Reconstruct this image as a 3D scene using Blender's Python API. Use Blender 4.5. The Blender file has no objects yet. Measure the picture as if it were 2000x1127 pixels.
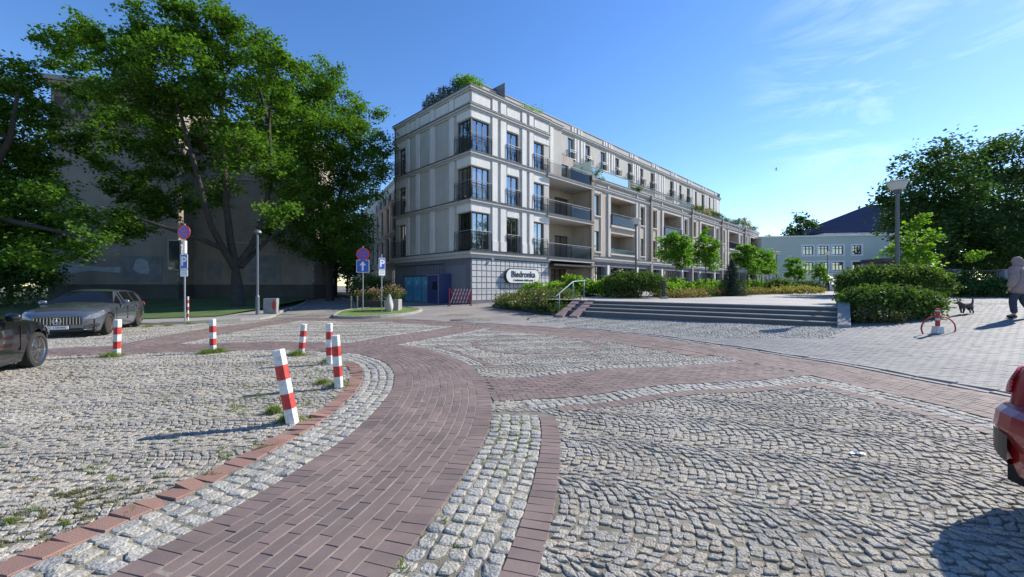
import bpy, bmesh, math, random
import numpy as np
from mathutils import Vector, Matrix
random.seed(7); RNG = np.random.default_rng(11)
SC = bpy.context.scene
COL = SC.collection
R = math.radians
# ------------------------------------------------------------------ camera
FPX, HY, CH = 790.0, 558.0, 1.6
cd = bpy.data.cameras.new('camera'); cam = bpy.data.objects.new('camera', cd); COL.objects.link(cam)
cd.sensor_width = 36.0; cd.lens = FPX/2000*36.0; cd.shift_y = -(563.5-HY)/2000
cd.clip_start = 0.05; cd.clip_end = 3000
cam.location = (0, 0, CH); cam.rotation_euler = (R(90), 0, 0)
SC.camera = cam
SC.render.resolution_x = 1024; SC.render.resolution_y = 577
# ------------------------------------------------------------------ light
SUN_AZ, SUN_EL = 64.0, 34.5           # clockwise from +Y, above horizon
w = bpy.data.worlds.new('World'); SC.world = w; w.use_nodes = True
nt = w.node_tree; nt.nodes.clear()
N = nt.nodes.new; LK = nt.links.new
sky = N('ShaderNodeTexSky'); sky.sky_type = 'NISHITA'; sky.sun_disc = False
sky.sun_elevation = R(SUN_EL); sky.sun_rotation = R(SUN_AZ); sky.air_density = 1.0; sky.dust_density = 0.08; sky.ozone_density = 2.5
hs = N('ShaderNodeHueSaturation'); hs.inputs['Saturation'].default_value = 1.24; hs.inputs['Value'].default_value = 1.0; hs.inputs['Hue'].default_value = .509
LK(sky.outputs[0], hs.inputs['Color'])
tc = N('ShaderNodeTexCoord')
mp = N('ShaderNodeMapping'); mp.inputs['Rotation'].default_value = (0, R(22), R(-42)); mp.inputs['Scale'].default_value = (1.3, 4.2, 11.0)
LK(tc.outputs['Generated'], mp.inputs['Vector'])
nz = N('ShaderNodeTexNoise'); nz.inputs['Scale'].default_value = 1.6; nz.inputs['Detail'].default_value = 7; nz.inputs['Roughness'].default_value = .62
nz.inputs['Distortion'].default_value = .5
LK(mp.outputs[0], nz.inputs['Vector'])
cr = N('ShaderNodeMapRange'); cr.inputs['From Min'].default_value = .50; cr.inputs['From Max'].default_value = .74
LK(nz.outputs[0], cr.inputs['Value'])
# wisp lives round one stretch of the sky
cdir = Vector((800, 790, 440)).normalized()
dt = N('ShaderNodeVectorMath'); dt.operation = 'DOT_PRODUCT'; dt.inputs[1].default_value = cdir
nv = N('ShaderNodeVectorMath'); nv.operation = 'NORMALIZE'; LK(tc.outputs['Generated'], nv.inputs[0]); LK(nv.outputs[0], dt.inputs[0])
mr = N('ShaderNodeMapRange'); mr.interpolation_type = 'SMOOTHSTEP'; mr.inputs['From Min'].default_value = .958; mr.inputs['From Max'].default_value = .992
LK(dt.outputs['Value'], mr.inputs['Value'])
ml = N('ShaderNodeMath'); ml.operation = 'MULTIPLY'; LK(cr.outputs[0], ml.inputs[0]); LK(mr.outputs[0], ml.inputs[1])
ml2 = N('ShaderNodeMath'); ml2.operation = 'MULTIPLY'; LK(ml.outputs[0], ml2.inputs[0]); ml2.inputs[1].default_value = .25
mx = N('ShaderNodeMix'); mx.data_type = 'RGBA'; LK(ml2.outputs[0], mx.inputs['Factor']); LK(hs.outputs[0], mx.inputs['A'])
mx.inputs['B'].default_value = (7.5, 8.2, 9.0, 1)
bg = N('ShaderNodeBackground'); bg.inputs['Strength'].default_value = .140
LK(mx.outputs['Result'], bg.inputs['Color'])
wo = N('ShaderNodeOutputWorld'); LK(bg.outputs[0], wo.inputs[0])
sl = bpy.data.lights.new('sun', 'SUN'); so = bpy.data.objects.new('sun', sl); COL.objects.link(so)
sl.energy = 5.0; sl.angle = R(.53); sl.color = (1, .94, .84)
sd = Vector((math.sin(R(SUN_AZ))*math.cos(R(SUN_EL)), math.cos(R(SUN_AZ))*math.cos(R(SUN_EL)), math.sin(R(SUN_EL))))
so.rotation_euler = (-sd).to_track_quat('-Z', 'Y').to_euler(); so.location = sd*50
SC.view_settings.view_transform = 'Standard'; SC.view_settings.look = 'None'; SC.view_settings.gamma = 1
SC.view_settings.exposure = 0.64
# ------------------------------------------------------------------ materials
MATS = {}
def M(name, col=(.5, .5, .5), rough=.75, var=.12, scale=2.0, bump=0, bscale=60, metal=0, island=0, cols=None,
      spec=.5, speck=0, speck_scale=120, trans=0, coat=0, streak=0, ior=None, emit=0):
    if name in MATS: return MATS[name]
    m = bpy.data.materials.new(name); m.use_nodes = True; t = m.node_tree; t.nodes.clear()
    n = t.nodes.new; l = t.links.new
    out = n('ShaderNodeOutputMaterial'); p = n('ShaderNodeBsdfPrincipled'); l(p.outputs[0], out.inputs[0])
    p.inputs['Roughness'].default_value = rough; p.inputs['Metallic'].default_value = metal
    p.inputs['Specular IOR Level'].default_value = spec
    if coat: p.inputs['Coat Weight'].default_value = coat; p.inputs['Coat Roughness'].default_value = .04
    if ior: p.inputs['IOR'].default_value = ior
    tcn = n('ShaderNodeTexCoord'); cur = None
    if cols:                                              # per-stone / per-leaf colours
        g = n('ShaderNodeNewGeometry'); r = n('ShaderNodeValToRGB'); r.color_ramp.interpolation = 'LINEAR'
        el = r.color_ramp.elements
        while len(el) < len(cols): el.new(.5)
        for i, c in enumerate(cols):
            el[i].position = i/(len(cols)-1); el[i].color = (*c, 1)
        l(g.outputs['Random Per Island'], r.inputs[0]); cur = r.outputs[0]
    def mult(cur, fac_sock, lo, hi):
        mrn = n('ShaderNodeMapRange'); mrn.inputs['From Min'].default_value = .3; mrn.inputs['From Max'].default_value = .7
        mrn.inputs['To Min'].default_value = lo; mrn.inputs['To Max'].default_value = hi; l(fac_sock, mrn.inputs['Value'])
        vm = n('ShaderNodeVectorMath'); vm.operation = 'SCALE'; l(mrn.outputs[0], vm.inputs['Scale'])
        if cur is None: vm.inputs[0].default_value = col
        else: l(cur, vm.inputs[0])
        return vm.outputs[0]
    if var:
        a = n('ShaderNodeTexNoise'); a.inputs['Scale'].default_value = scale; a.inputs['Detail'].default_value = 6; a.inputs['Roughness'].default_value = .6
        l(tcn.outputs['Object'], a.inputs['Vector']); cur = mult(cur, a.outputs[0], 1-var, 1+var)
    if streak:
        mpp = n('ShaderNodeMapping'); mpp.inputs['Scale'].default_value = (3, 3, .25); l(tcn.outputs['Object'], mpp.inputs[0])
        a = n('ShaderNodeTexNoise'); a.inputs['Scale'].default_value = 1.7; a.inputs['Detail'].default_value = 5
        l(mpp.outputs[0], a.inputs['Vector']); cur = mult(cur, a.outputs[0], 1-streak, 1+streak*.4)
    if speck:
        a = n('ShaderNodeTexNoise'); a.inputs['Scale'].default_value = speck_scale; a.inputs['Detail'].default_value = 2
        l(tcn.outputs['Object'], a.inputs['Vector']); cur = mult(cur, a.outputs[0], 1-speck, 1+speck)
    if cur is None: p.inputs['Base Color'].default_value = (*col, 1)
    else: l(cur, p.inputs['Base Color'])
    if bump:
        a = n('ShaderNodeTexNoise'); a.inputs['Scale'].default_value = bscale; a.inputs['Detail'].default_value = 4
        l(tcn.outputs['Object'], a.inputs['Vector'])
        b = n('ShaderNodeBump'); b.inputs['Strength'].default_value = min(1, bump); b.inputs['Distance'].default_value = .02
        l(a.outputs[0], b.inputs['Height']); l(b.outputs[0], p.inputs['Normal'])
    if trans:
        tr = n('ShaderNodeBsdfTranslucent'); mxn = n('ShaderNodeMixShader'); mxn.inputs[0].default_value = trans
        if cur is None: tr.inputs[0].default_value = (*col, 1)
        else:
            vv = n('ShaderNodeVectorMath'); vv.operation = 'MULTIPLY'; vv.inputs[1].default_value = (1.5, 1.7, .6); l(cur, vv.inputs[0]); l(vv.outputs[0], tr.inputs[0])
        l(p.outputs[0], mxn.inputs[1]); l(tr.outputs[0], mxn.inputs[2]); l(mxn.outputs[0], out.inputs[0])
    if emit:
        p.inputs['Emission Color'].default_value = (*col, 1); p.inputs['Emission Strength'].default_value = emit
    MATS[name] = m; return m

def M_tiles(name, col, col2, mortar, bw, bh, rot=0, msize=.012, rough=.8, bump=.4, var=.15):
    """paving sheet with running-bond blocks, seen only in the distance"""
    m = bpy.data.materials.new(name); m.use_nodes = True; t = m.node_tree; n = t.nodes.new; l = t.links.new
    p = t.nodes['Principled BSDF']; p.inputs['Roughness'].default_value = rough
    tcn = n('ShaderNodeTexCoord'); mpp = n('ShaderNodeMapping'); mpp.inputs['Rotation'].default_value = (0, 0, rot); l(tcn.outputs['Object'], mpp.inputs[0])
    b = n('ShaderNodeTexBrick'); l(mpp.outputs[0], b.inputs['Vector'])
    b.inputs['Scale'].default_value = 1; b.inputs['Brick Width'].default_value = bw; b.inputs['Row Height'].default_value = bh
    b.inputs['Mortar Size'].default_value = msize; b.inputs['Color1'].default_value = (*col, 1); b.inputs['Color2'].default_value = (*col2, 1); b.inputs['Mortar'].default_value = (*mortar, 1)
    a = n('ShaderNodeTexNoise'); a.inputs['Scale'].default_value = .45; a.inputs['Detail'].default_value = 8; l(tcn.outputs['Object'], a.inputs['Vector'])
    mrn = n('ShaderNodeMapRange'); mrn.inputs['From Min'].default_value = .3; mrn.inputs['From Max'].default_value = .7; mrn.inputs['To Min'].default_value = 1-var; mrn.inputs['To Max'].default_value = 1+var
    l(a.outputs[0], mrn.inputs['Value']); vm = n('ShaderNodeVectorMath'); vm.operation = 'SCALE'; l(b.outputs['Color'], vm.inputs[0]); l(mrn.outputs[0], vm.inputs['Scale'])
    l(vm.outputs[0], p.inputs['Base Color'])
    bp = n('ShaderNodeBump'); bp.inputs['Strength'].default_value = bump; bp.inputs['Distance'].default_value = .01; bp.invert = True
    l(b.outputs['Fac'], bp.inputs['Height']); l(bp.outputs[0], p.inputs['Normal'])
    MATS[name] = m; return m

# ------------------------------------------------------------------ object helpers
def tag(o, label=None, cat=None, group=None, kind=None):
    if label: o['label'] = label
    if cat: o['category'] = cat
    if group: o['group'] = group
    if kind: o['kind'] = kind
    return o
def thing(name, loc, label, cat, group=None, rz=0):
    o = bpy.data.objects.new(name, None); COL.objects.link(o); o.empty_display_size = .2
    o.location = loc; o.rotation_euler = (0, 0, rz); return tag(o, label, cat, group)
def link(name, me, mat, parent=None, smooth=False):
    if mat is not None and not me.materials:
        for m_ in (mat if isinstance(mat, (list, tuple)) else [mat]): me.materials.append(m_)
    if smooth: me.polygons.foreach_set('use_smooth', [True]*len(me.polygons))
    o = bpy.data.objects.new(name, me); COL.objects.link(o)
    if parent is not None: o.parent = parent
    return o
def np_mesh(name, V, F, smooth=False):
    me = bpy.data.meshes.new(name); V = np.asarray(V, dtype=np.float32); F = np.asarray(F, dtype=np.int32)
    me.vertices.add(len(V)); me.vertices.foreach_set('co', V.ravel())
    k = F.shape[1]; me.loops.add(F.size); me.loops.foreach_set('vertex_index', F.ravel())
    me.polygons.add(len(F)); me.polygons.foreach_set('loop_start', np.arange(len(F), dtype=np.int32)*k)
    me.polygons.foreach_set('use_smooth', [bool(smooth)]*len(F)); me.update(calc_edges=True); me.validate(); return me
class Fr:
    """a wall frame: t along the wall, n outward, z up"""
    def __init__(s, o=(0, 0), d=(1, 0), n=None):
        s.o = o; s.d = d; s.nn = n or (d[1], -d[0])
    def __call__(s, t, n, z): return (s.o[0]+s.d[0]*t+s.nn[0]*n, s.o[1]+s.d[1]*t+s.nn[1]*n, z)
    def shift(s, t=0, n=0): q = s(t, n, 0); return Fr((q[0], q[1]), s.d, s.nn)
W0 = Fr((0, 0), (1, 0), (0, 1))
class MB:
    def __init__(s): s.v = []; s.f = []
    def pieces(s):
        par = list(range(len(s.v)))
        def fd(a):
            while par[a] != a: par[a] = par[par[a]]; a = par[a]
            return a
        for f in s.f:
            for q in f[1:]: par[fd(q)] = fd(f[0])
        g = {}
        for f in s.f: g.setdefault(fd(f[0]), []).append(f)
        out = []
        for fs in g.values():
            m = MB(); idx = {}
            for f in fs:
                for q in f:
                    if q not in idx: idx[q] = len(m.v); m.v.append(s.v[q])
                m.f.append(tuple(idx[q] for q in f))
            out.append(m)
        return out
    def quad(s, *p):
        k = len(s.v); s.v += [tuple(q) for q in p]; s.f.append(tuple(range(k, k+len(p)))); return s
    def box(s, fr, t0, t1, n0, n1, z0, z1):
        k = len(s.v)
        for z in (z0, z1):
            for (t, n) in ((t0, n0), (t1, n0), (t1, n1), (t0, n1)): s.v.append(fr(t, n, z))
        for q in ((0, 3, 2, 1), (4, 5, 6, 7), (0, 1, 5, 4), (1, 2, 6, 5), (2, 3, 7, 6), (3, 0, 4, 7)): s.f.append(tuple(k+i for i in q))
        return s
    def hexa(s, b, t):
        k = len(s.v); s.v += [tuple(q) for q in b]+[tuple(q) for q in t]
        for q in ((0, 3, 2, 1), (4, 5, 6, 7), (0, 1, 5, 4), (1, 2, 6, 5), (2, 3, 7, 6), (3, 0, 4, 7)): s.f.append(tuple(k+i for i in q))
        return s
    def tube(s, pts, rad, n=8, cap=True):
        pts = [Vector(p) for p in pts]; m = len(pts)
        rad = rad if isinstance(rad, (list, tuple)) else [rad]*m
        k0 = len(s.v); prev = None
        for i, p in enumerate(pts):
            d = (pts[min(i+1, m-1)]-pts[max(i-1, 0)]).normalized()
            if prev is None: a = d.orthogonal().normalized()
            else:
                a = prev-d*prev.dot(d); a = a.normalized() if a.length > 1e-6 else d.orthogonal().normalized()
            prev = a; b = d.cross(a)
            for j in range(n):
                an = 2*math.pi*j/n; s.v.append(tuple(p+(a*math.cos(an)+b*math.sin(an))*rad[i]))
        for i in range(m-1):
            for j in range(n):
                j2 = (j+1) % n; s.f.append((k0+i*n+j, k0+i*n+j2, k0+(i+1)*n+j2, k0+(i+1)*n+j))
        if cap:
            s.f.append(tuple(k0+j for j in range(n-1, -1, -1))); s.f.append(tuple(k0+(m-1)*n+j for j in range(n)))
        return s
    def lathe(s, prof, n=20, c=(0, 0), axis='z', cap=True):
        """prof = [(r, h)...]; axis z through c, or y (wheel) """
        k0 = len(s.v)
        for (r, h) in prof:
            for j in range(n):
                a = 2*math.pi*j/n
                if axis == 'z': s.v.append((c[0]+r*math.cos(a), c[1]+r*math.sin(a), h))
                else: s.v.append((c[0]+r*math.cos(a), h, c[1]+r*math.sin(a)))
        for i in range(len(prof)-1):
            for j in range(n):
                j2 = (j+1) % n; s.f.append((k0+i*n+j, k0+i*n+j2, k0+(i+1)*n+j2, k0+(i+1)*n+j))
        if cap:
            s.f.append(tuple(k0+j for j in range(n-1, -1, -1))); s.f.append(tuple(k0+(len(prof)-1)*n+j for j in range(n)))
        return s
    def prism(s, fr, pts, n0, n1):
        """outline pts (t,z) in a wall frame, extruded n0..n1"""
        k = len(s.v); m = len(pts)
        for nn in (n0, n1):
            for (t, z) in pts: s.v.append(fr(t, nn, z))
        s.f.append(tuple(k+i for i in range(m-1, -1, -1))); s.f.append(tuple(k+m+i for i in range(m)))
        for i in range(m):
            j = (i+1) % m; s.f.append((k+i, k+j, k+m+j, k+m+i))
        return s
    def build(s, name, mat, parent=None, smooth=False, bevel=0, world=False):
        """world=True: vertices are world coordinates, parent is an unrotated thing"""
        me = bpy.data.meshes.new(name)
        off = (0, 0, 0)
        if world and parent is not None:
            off = parent.location if parent.parent is None else tuple(parent.location[i]+parent.parent.location[i] for i in range(3))
        me.from_pydata([(a-off[0], b-off[1], c-off[2]) for a, b, c in s.v] if world else s.v, [], s.f)
        bm = bmesh.new(); bm.from_mesh(me); bmesh.ops.recalc_face_normals(bm, faces=bm.faces)
        if bevel: bmesh.ops.bevel(bm, geom=bm.edges[:], offset=bevel, segments=2, affect='EDGES', profile=.6)
        bm.to_mesh(me); bm.free(); me.update()
        o = link(name, me, mat, parent, smooth)
        return o
def copy_tree(o, parent=None):
    kids = list(o.children); c = o.copy(); COL.objects.link(c)
    if parent is not None: c.parent = parent
    for k in kids: copy_tree(k, c)
    return c
def text_mb(s, size, extrude, mat, name, parent, loc, rz=0, tilt=90, align='CENTER', bold=0):
    cu = bpy.data.curves.new(name, 'FONT'); cu.body = s; cu.size = size; cu.extrude = extrude; cu.align_x = align; cu.align_y = 'CENTER'; cu.offset = bold
    tmp = bpy.data.objects.new('tmp', cu); COL.objects.link(tmp)
    bpy.context.view_layer.update()
    me = bpy.data.meshes.new_from_object(tmp); bpy.data.objects.remove(tmp); me.name = name
    me.materials.clear()
    o = link(name, me, mat, parent); o.location = loc; o.rotation_euler = (R(tilt), 0, rz); return o
# ------------------------------------------------------------------ ground shape
def G(px, py, z=0.0):
    Y = (CH-z)*FPX/(py-HY); return ((px-1000)/FPX*Y, Y)
def PX(px, Y): return (px-1000)/FPX*Y
def PZ(py, Y): return CH-(py-HY)/FPX*Y
def smooth_curve(pts, step=.08):
    P = np.array(pts, float); out = []
    P = np.vstack([2*P[0]-P[1], P, 2*P[-1]-P[-2]])
    for i in range(1, len(P)-2):
        p0, p1, p2, p3 = P[i-1], P[i], P[i+1], P[i+2]
        n = max(2, int(np.linalg.norm(p2-p1)/step)); t = np.linspace(0, 1, n, endpoint=False)[:, None]
        out.append(.5*((2*p1)+(-p0+p2)*t+(2*p0-5*p1+4*p2-p3)*t**2+(-p0+3*p1-3*p2+p3)*t**3))
    out.append(P[-2][None]); C = np.vstack(out)
    for _ in range(6): C[1:-1] = (C[:-2]+C[1:-1]*2+C[2:])/4
    return C
class Ref:
    def __init__(s, pts, step=.08):
        s.c = smooth_curve(pts, step); d = np.diff(s.c, axis=0); s.s = np.concatenate([[0], np.cumsum(np.hypot(d[:, 0], d[:, 1]))])
        s.L = s.s[-1]; t = np.gradient(s.c, axis=0); t /= np.hypot(t[:, 0], t[:, 1])[:, None]
        for _ in range(4): t[1:-1] = (t[:-2]+t[1:-1]*2+t[2:])/4
        s.n = np.stack([-t[:, 1], t[:, 0]], 1)
    def at(s, q, off):
        q = np.asarray(q, float); x = np.interp(q, s.s, s.c[:, 0]); y = np.interp(q, s.s, s.c[:, 1])
        nx = np.interp(q, s.s, s.n[:, 0]); ny = np.interp(q, s.s, s.n[:, 1]); return np.stack([x+nx*off, y+ny*off], -1)
    def poly(s, a, b, s0=0, s1=None):
        s1 = s.L if s1 is None else s1; q = np.arange(s0, s1, .15); q = np.append(q, s1)
        return np.vstack([s.at(q, a), s.at(q, b)[::-1]])
    def nearest(s, x, y):
        i = np.argmin((s.c[:, 0]-x)**2+(s.c[:, 1]-y)**2); return s.s[i]
CURB = [(-60, 20.5), (-30, 20.5), (-12, 20.2), (-6.2, 19.6), (-2.36, 17.9), (2.1, 15.2), (4.5, 12.8), (5.55, 10.9), (6.4, 9.16), (6.85, 7.73), (7.25, 5.9), (7.4, 4), (7.4, 2), (7.3, -2), (7.2, -12)]
rD = Ref(CURB)
_cs = smooth_curve(CURB, .7)
def sdist(x, y):
    """distance past the kerb line, positive on the plaza side"""
    x = np.asarray(x, float).ravel(); y = np.asarray(y, float).ravel()
    best = np.full(x.shape, 1e9); sg = np.ones(x.shape)
    for i in range(len(_cs)-1):
        a, b = _cs[i], _cs[i+1]; d = b-a; L2 = d@d
        t = np.clip(((x-a[0])*d[0]+(y-a[1])*d[1])/L2, 0, 1); ex = x-a[0]-t*d[0]; ey = y-a[1]-t*d[1]
        q = ex*ex+ey*ey; mk = q < best; best[mk] = q[mk]; sg[mk] = np.sign(d[0]*ey-d[1]*ex)[mk]
    return np.sqrt(best)*sg
def gz(x, y):
    x = np.asarray(x, float); y = np.asarray(y, float); sh = x.shape
    d = np.maximum(0, sdist(x, y)).reshape(sh); f = np.clip((x+1)/5, 0, 1); f = f*f*(3-2*f)
    return np.minimum(d*(.027+.048*f), .33+.57*f)
def gz1(x, y): return float(gz(np.array([x]), np.array([y]))[0])
def inside(poly, x, y):
    r = np.zeros(len(x), bool); P = np.asarray(poly); x1, y1 = P[:, 0], P[:, 1]; x2, y2 = np.roll(x1, -1), np.roll(y1, -1)
    for a, b, c, d in zip(x1, y1, x2, y2):
        if b == d: continue
        mk = (b > y) != (d > y); r ^= mk & (x < (c-a)*(y-b)/(d-b)+a)
    return r
def sheet(name, poly, mat, dz=0.0, step=1.5, zf=None, flat=None, near=None, **kw):
    """a polygon laid on the terrain, cut finely enough to follow it"""
    bm = bmesh.new(); vs = [bm.verts.new((p[0], p[1], 0)) for p in poly]; bm.faces.new(vs)
    xs = [p[0] for p in poly]; ys = [p[1] for p in poly]
    if flat is None:
        lo, hi = (near or (-60, 60))
        for ax, (a, b) in ((0, (min(xs), max(xs))), (1, (min(ys), max(ys)))):
            q = max(a, lo)
            while q < min(b, hi):
                bmesh.ops.bisect_plane(bm, geom=bm.verts[:]+bm.edges[:]+bm.faces[:], plane_co=(q, 0, 0) if ax == 0 else (0, q, 0), plane_no=(1, 0, 0) if ax == 0 else (0, 1, 0))
                q += step
        bmesh.ops.triangulate(bm, faces=[f for f in bm.faces if len(f.verts) > 4])
        co = np.array([v.co[:] for v in bm.verts]); z = (zf or gz)(co[:, 0], co[:, 1])+dz
        for v, q in zip(bm.verts, z): v.co.z = q
    else:
        for v in bm.verts: v.co.z = flat
    bmesh.ops.recalc_face_normals(bm, faces=bm.faces)
    me = bpy.data.meshes.new(name); bm.to_mesh(me); bm.free()
    o = link(name, me, mat); return tag(o, kind='structure')
# ------------------------------------------------------------------ stones
def und(x, y): return .010*np.sin(x*1.7+y*.6)+.008*np.sin(y*2.3-x*.8+1)+.004*np.sin(x*5+y*3.1)
def stones(name, Q, mat, h=.05, inset=.012, dome=.006, jit=.005, zj=.004, tilt=.004, dz=0.0, cham=.008, rnd=0.0):
    """Q (n,4,2) footprints -> one mesh of separate set stones following the terrain; rnd cuts the corners irregularly"""
    n = len(Q); Q = Q+RNG.normal(0, jit, Q.shape) if jit else Q
    if rnd:
        P = np.zeros((n, 8, 2))
        for j in range(4):
            a = Q[:, j]; nx = Q[:, (j+1) % 4]; pv = Q[:, (j-1) % 4]; f = np.clip(RNG.normal(rnd, rnd*.45, (n, 2)), .06, .42)
            P[:, 2*j] = a+(pv-a)*f[:, :1]; P[:, 2*j+1] = a+(nx-a)*f[:, 1:]
        Q = P
    K = Q.shape[1]
    c = Q.mean(1, keepdims=True); d = Q-c; ln = np.linalg.norm(d, axis=2, keepdims=True)
    T = c+d*np.maximum(.3, 1-inset/np.maximum(ln, 1e-4))
    zc = gz(c[:, 0, 0], c[:, 0, 1])+und(c[:, 0, 0], c[:, 0, 1])+dz+RNG.normal(0, zj, n)
    sl = RNG.normal(0, tilt, (n, 1, 2))/.05; dd = T-c
    zt = zc[:, None]+(dd*sl).sum(2)+(RNG.normal(0, .0012, (n, K)) if rnd else 0)
    zt = zt+und(T[..., 0], T[..., 1])-und(c[:, :, 0], c[:, :, 1])
    if np.any(zc > .02): zt = zt+gz(T[..., 0].ravel(), T[..., 1].ravel()).reshape(n, K)-gz(c[:, 0, 0], c[:, 0, 1])[:, None]
    m = 3*K+1; V = np.zeros((n, m, 3)); V[:, 0:K, :2] = Q; V[:, 0:K, 2] = zt-h
    V[:, K:2*K, :2] = Q; V[:, K:2*K, 2] = zt-cham
    V[:, 2*K:3*K, :2] = T; V[:, 2*K:3*K, 2] = zt
    V[:, 3*K, :2] = c[:, 0]+RNG.normal(0, .008 if dome else 0, (n, 2)); V[:, 3*K, 2] = zt.mean(1)+dome*(RNG.uniform(-.4, 1.6, n) if rnd else 1)
    f = []
    for j in range(K):
        k = (j+1) % K; f += [(j, k, K+k, K+j), (K+j, K+k, 2*K+k, 2*K+j)]
    base = (np.arange(n)*m)[:, None, None]
    A = (np.array(f)[None]+base).reshape(-1, 4)
    if dome or K > 4:
        B = (np.array([(2*K+j, 2*K+(j+1) % K, 3*K) for j in range(K)])[None]+base).reshape(-1, 3); kb = 3
    else: B = (np.array([(8, 9, 10, 11)])[None]+base).reshape(-1, 4); kb = 4
    V = V.reshape(-1, 3); me = bpy.data.meshes.new(name); me.vertices.add(len(V)); me.vertices.foreach_set('co', V.astype(np.float32).ravel())
    me.loops.add(A.size+B.size); me.loops.foreach_set('vertex_index', np.concatenate([A.ravel(), B.ravel()]).astype(np.int32))
    ls = np.concatenate([np.arange(len(A))*4, A.size+np.arange(len(B))*kb]).astype(np.int32)
    me.polygons.add(len(ls)); me.polygons.foreach_set('loop_start', ls); me.polygons.foreach_set('use_smooth', [False]*len(ls)); me.update(calc_edges=True)
    o = link(name, me, mat); return tag(o, kind='structure')
OCC = []
def free(c, occ=None):
    m = np.ones(len(c), bool)
    for p in (OCC if occ is None else occ):
        P = np.asarray(p); bb = (c[:, 0] > P[:, 0].min()-.01) & (c[:, 0] < P[:, 0].max()+.01) & (c[:, 1] > P[:, 1].min()-.01) & (c[:, 1] < P[:, 1].max()+.01) & m
        i = np.where(bb)[0]
        if len(i): m[i[inside(P, c[i, 0], c[i, 1])]] = False
    return m
def course(ref, a, b, ln, s0, s1, gap=.006, cgap=.006, phase=0, jl=0.0):
    """one course of blocks between two offsets; ln is the true length along the middle of the course"""
    g = np.arange(s0, s1, .04); mid = ref.at(g, (a+b)/2); L = np.concatenate([[0], np.cumsum(np.hypot(*np.diff(mid, axis=0).T))])
    q = np.arange(phase*ln, L[-1], ln)
    if jl: q = q+RNG.normal(0, jl, len(q))
    q = np.sort(q); k0 = np.interp(q[:-1]+cgap/2, L, g); k1 = np.interp(q[1:]-cgap/2, L, g); sg = 1 if b > a else -1
    a2, b2 = a+sg*gap/2, b-sg*gap/2
    return np.stack([ref.at(k0, a2), ref.at(k1, a2), ref.at(k1, b2), ref.at(k0, b2)], 1)
def keep(Q): return Q[free(Q.mean(1))]
def fans(xr, yr, ang, Wd=.96, s=.075):
    """segmental-arc cobble setting"""
    ca, sa = math.cos(ang), math.sin(ang); out = []; Rr = Wd*.82
    cs = [(x, y) for x in xr for y in yr]; A = [x*ca+y*sa for x, y in cs]; B = [-x*sa+y*ca for x, y in cs]
    ph = math.asin(.5*Wd/Rr); ns = int(round(2*ph*Rr/s)); th = np.linspace(-ph, ph, ns+1); wob = lambda z: z
    for i in range(int(min(B)//Wd)-1, int(max(B)//Wd)+2):
        k = np.arange(int(min(A)/s)-10, int(max(A)/s)+10)
        off = (i % 2)*s*.5
        for j in range(ns):
            jj = RNG.normal(0, .045, len(k)); t0 = th[j]+jj*.5*(j > 0); t1 = th[j+1]+jj*.5*(j < ns-1)
            g = .006/Rr
            q = []
            for (t, kk) in ((t0+g, 0), (t1-g, 0), (t1-g, 1), (t0+g, 1)):
                b = i*Wd+Rr*np.sin(t)*.998; a = k*s+off+Rr*np.cos(t)+(kk*(s-.010))
                q.append(np.stack([a*ca-b*sa, a*sa+b*ca], -1))
            out.append(np.stack(q, 1))
    Q = np.concatenate(out); c = Q.mean(1)
    m = (c[:, 0] > xr[0]) & (c[:, 0] < xr[1]) & (c[:, 1] > yr[0]) & (c[:, 1] < yr[1]); return Q[m]
# ================================================================== PAVING
m_cob = M('granite_setts', var=.22, scale=.7, cols=[(.235, .227, .21), (.31, .292, .255), (.345, .32, .265), (.275, .262, .24), (.37, .34, .275), (.33, .28, .215), (.30, .285, .265)], rough=.8, speck=.34, speck_scale=90, bump=.8, bscale=70)
m_cobl = M('granite_setts_light', var=.15, scale=1.2, cols=[(.27, .268, .25), (.33, .318, .28), (.25, .25, .245), (.37, .35, .30), (.30, .285, .24)], rough=.8, speck=.4, speck_scale=80, bump=.7, bscale=50)
m_brick = M('brown_pavers', var=.22, scale=1.7, cols=[(.165, .122, .109), (.192, .141, .126), (.146, .110, .100), (.178, .131, .117), (.128, .099, .091)], rough=.8, speck=.18, speck_scale=220, bump=.25, bscale=160)
m_red = M('red_pavers', var=.14, scale=1.3, cols=[(.25, .142, .108), (.22, .13, .105), (.275, .165, .125), (.20, .12, .10)], rough=.8, speck=.2, speck_scale=180, bump=.3, bscale=140)
m_joint = M('paving_joint_sand', (.17, .155, .12), rough=.95, var=.4, scale=5, bump=.5, bscale=90, speck=.2)
m_sand = M('pale_joint_sand', (.27, .235, .20), rough=.95, var=.35, scale=6, bump=.3, bscale=120)
m_grey = M('grey_pavers', var=.12, scale=.5, cols=[(.165, .165, .168), (.185, .185, .185), (.15, .152, .156), (.175, .175, .176)], rough=.75, speck=.12, speck_scale=160, bump=.2, bscale=120)
m_conc = M('concrete', (.27, .26, .245), rough=.85, var=.15, scale=2, bump=.2, bscale=70, speck=.1)
m_dark = M('dark_gap', (.03, .03, .03), rough=.9, var=0)
m_asph = M('asphalt', (.16, .155, .15), rough=.85, var=.14, scale=.6, bump=.4, bscale=80, speck=.2, speck_scale=70)

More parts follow.
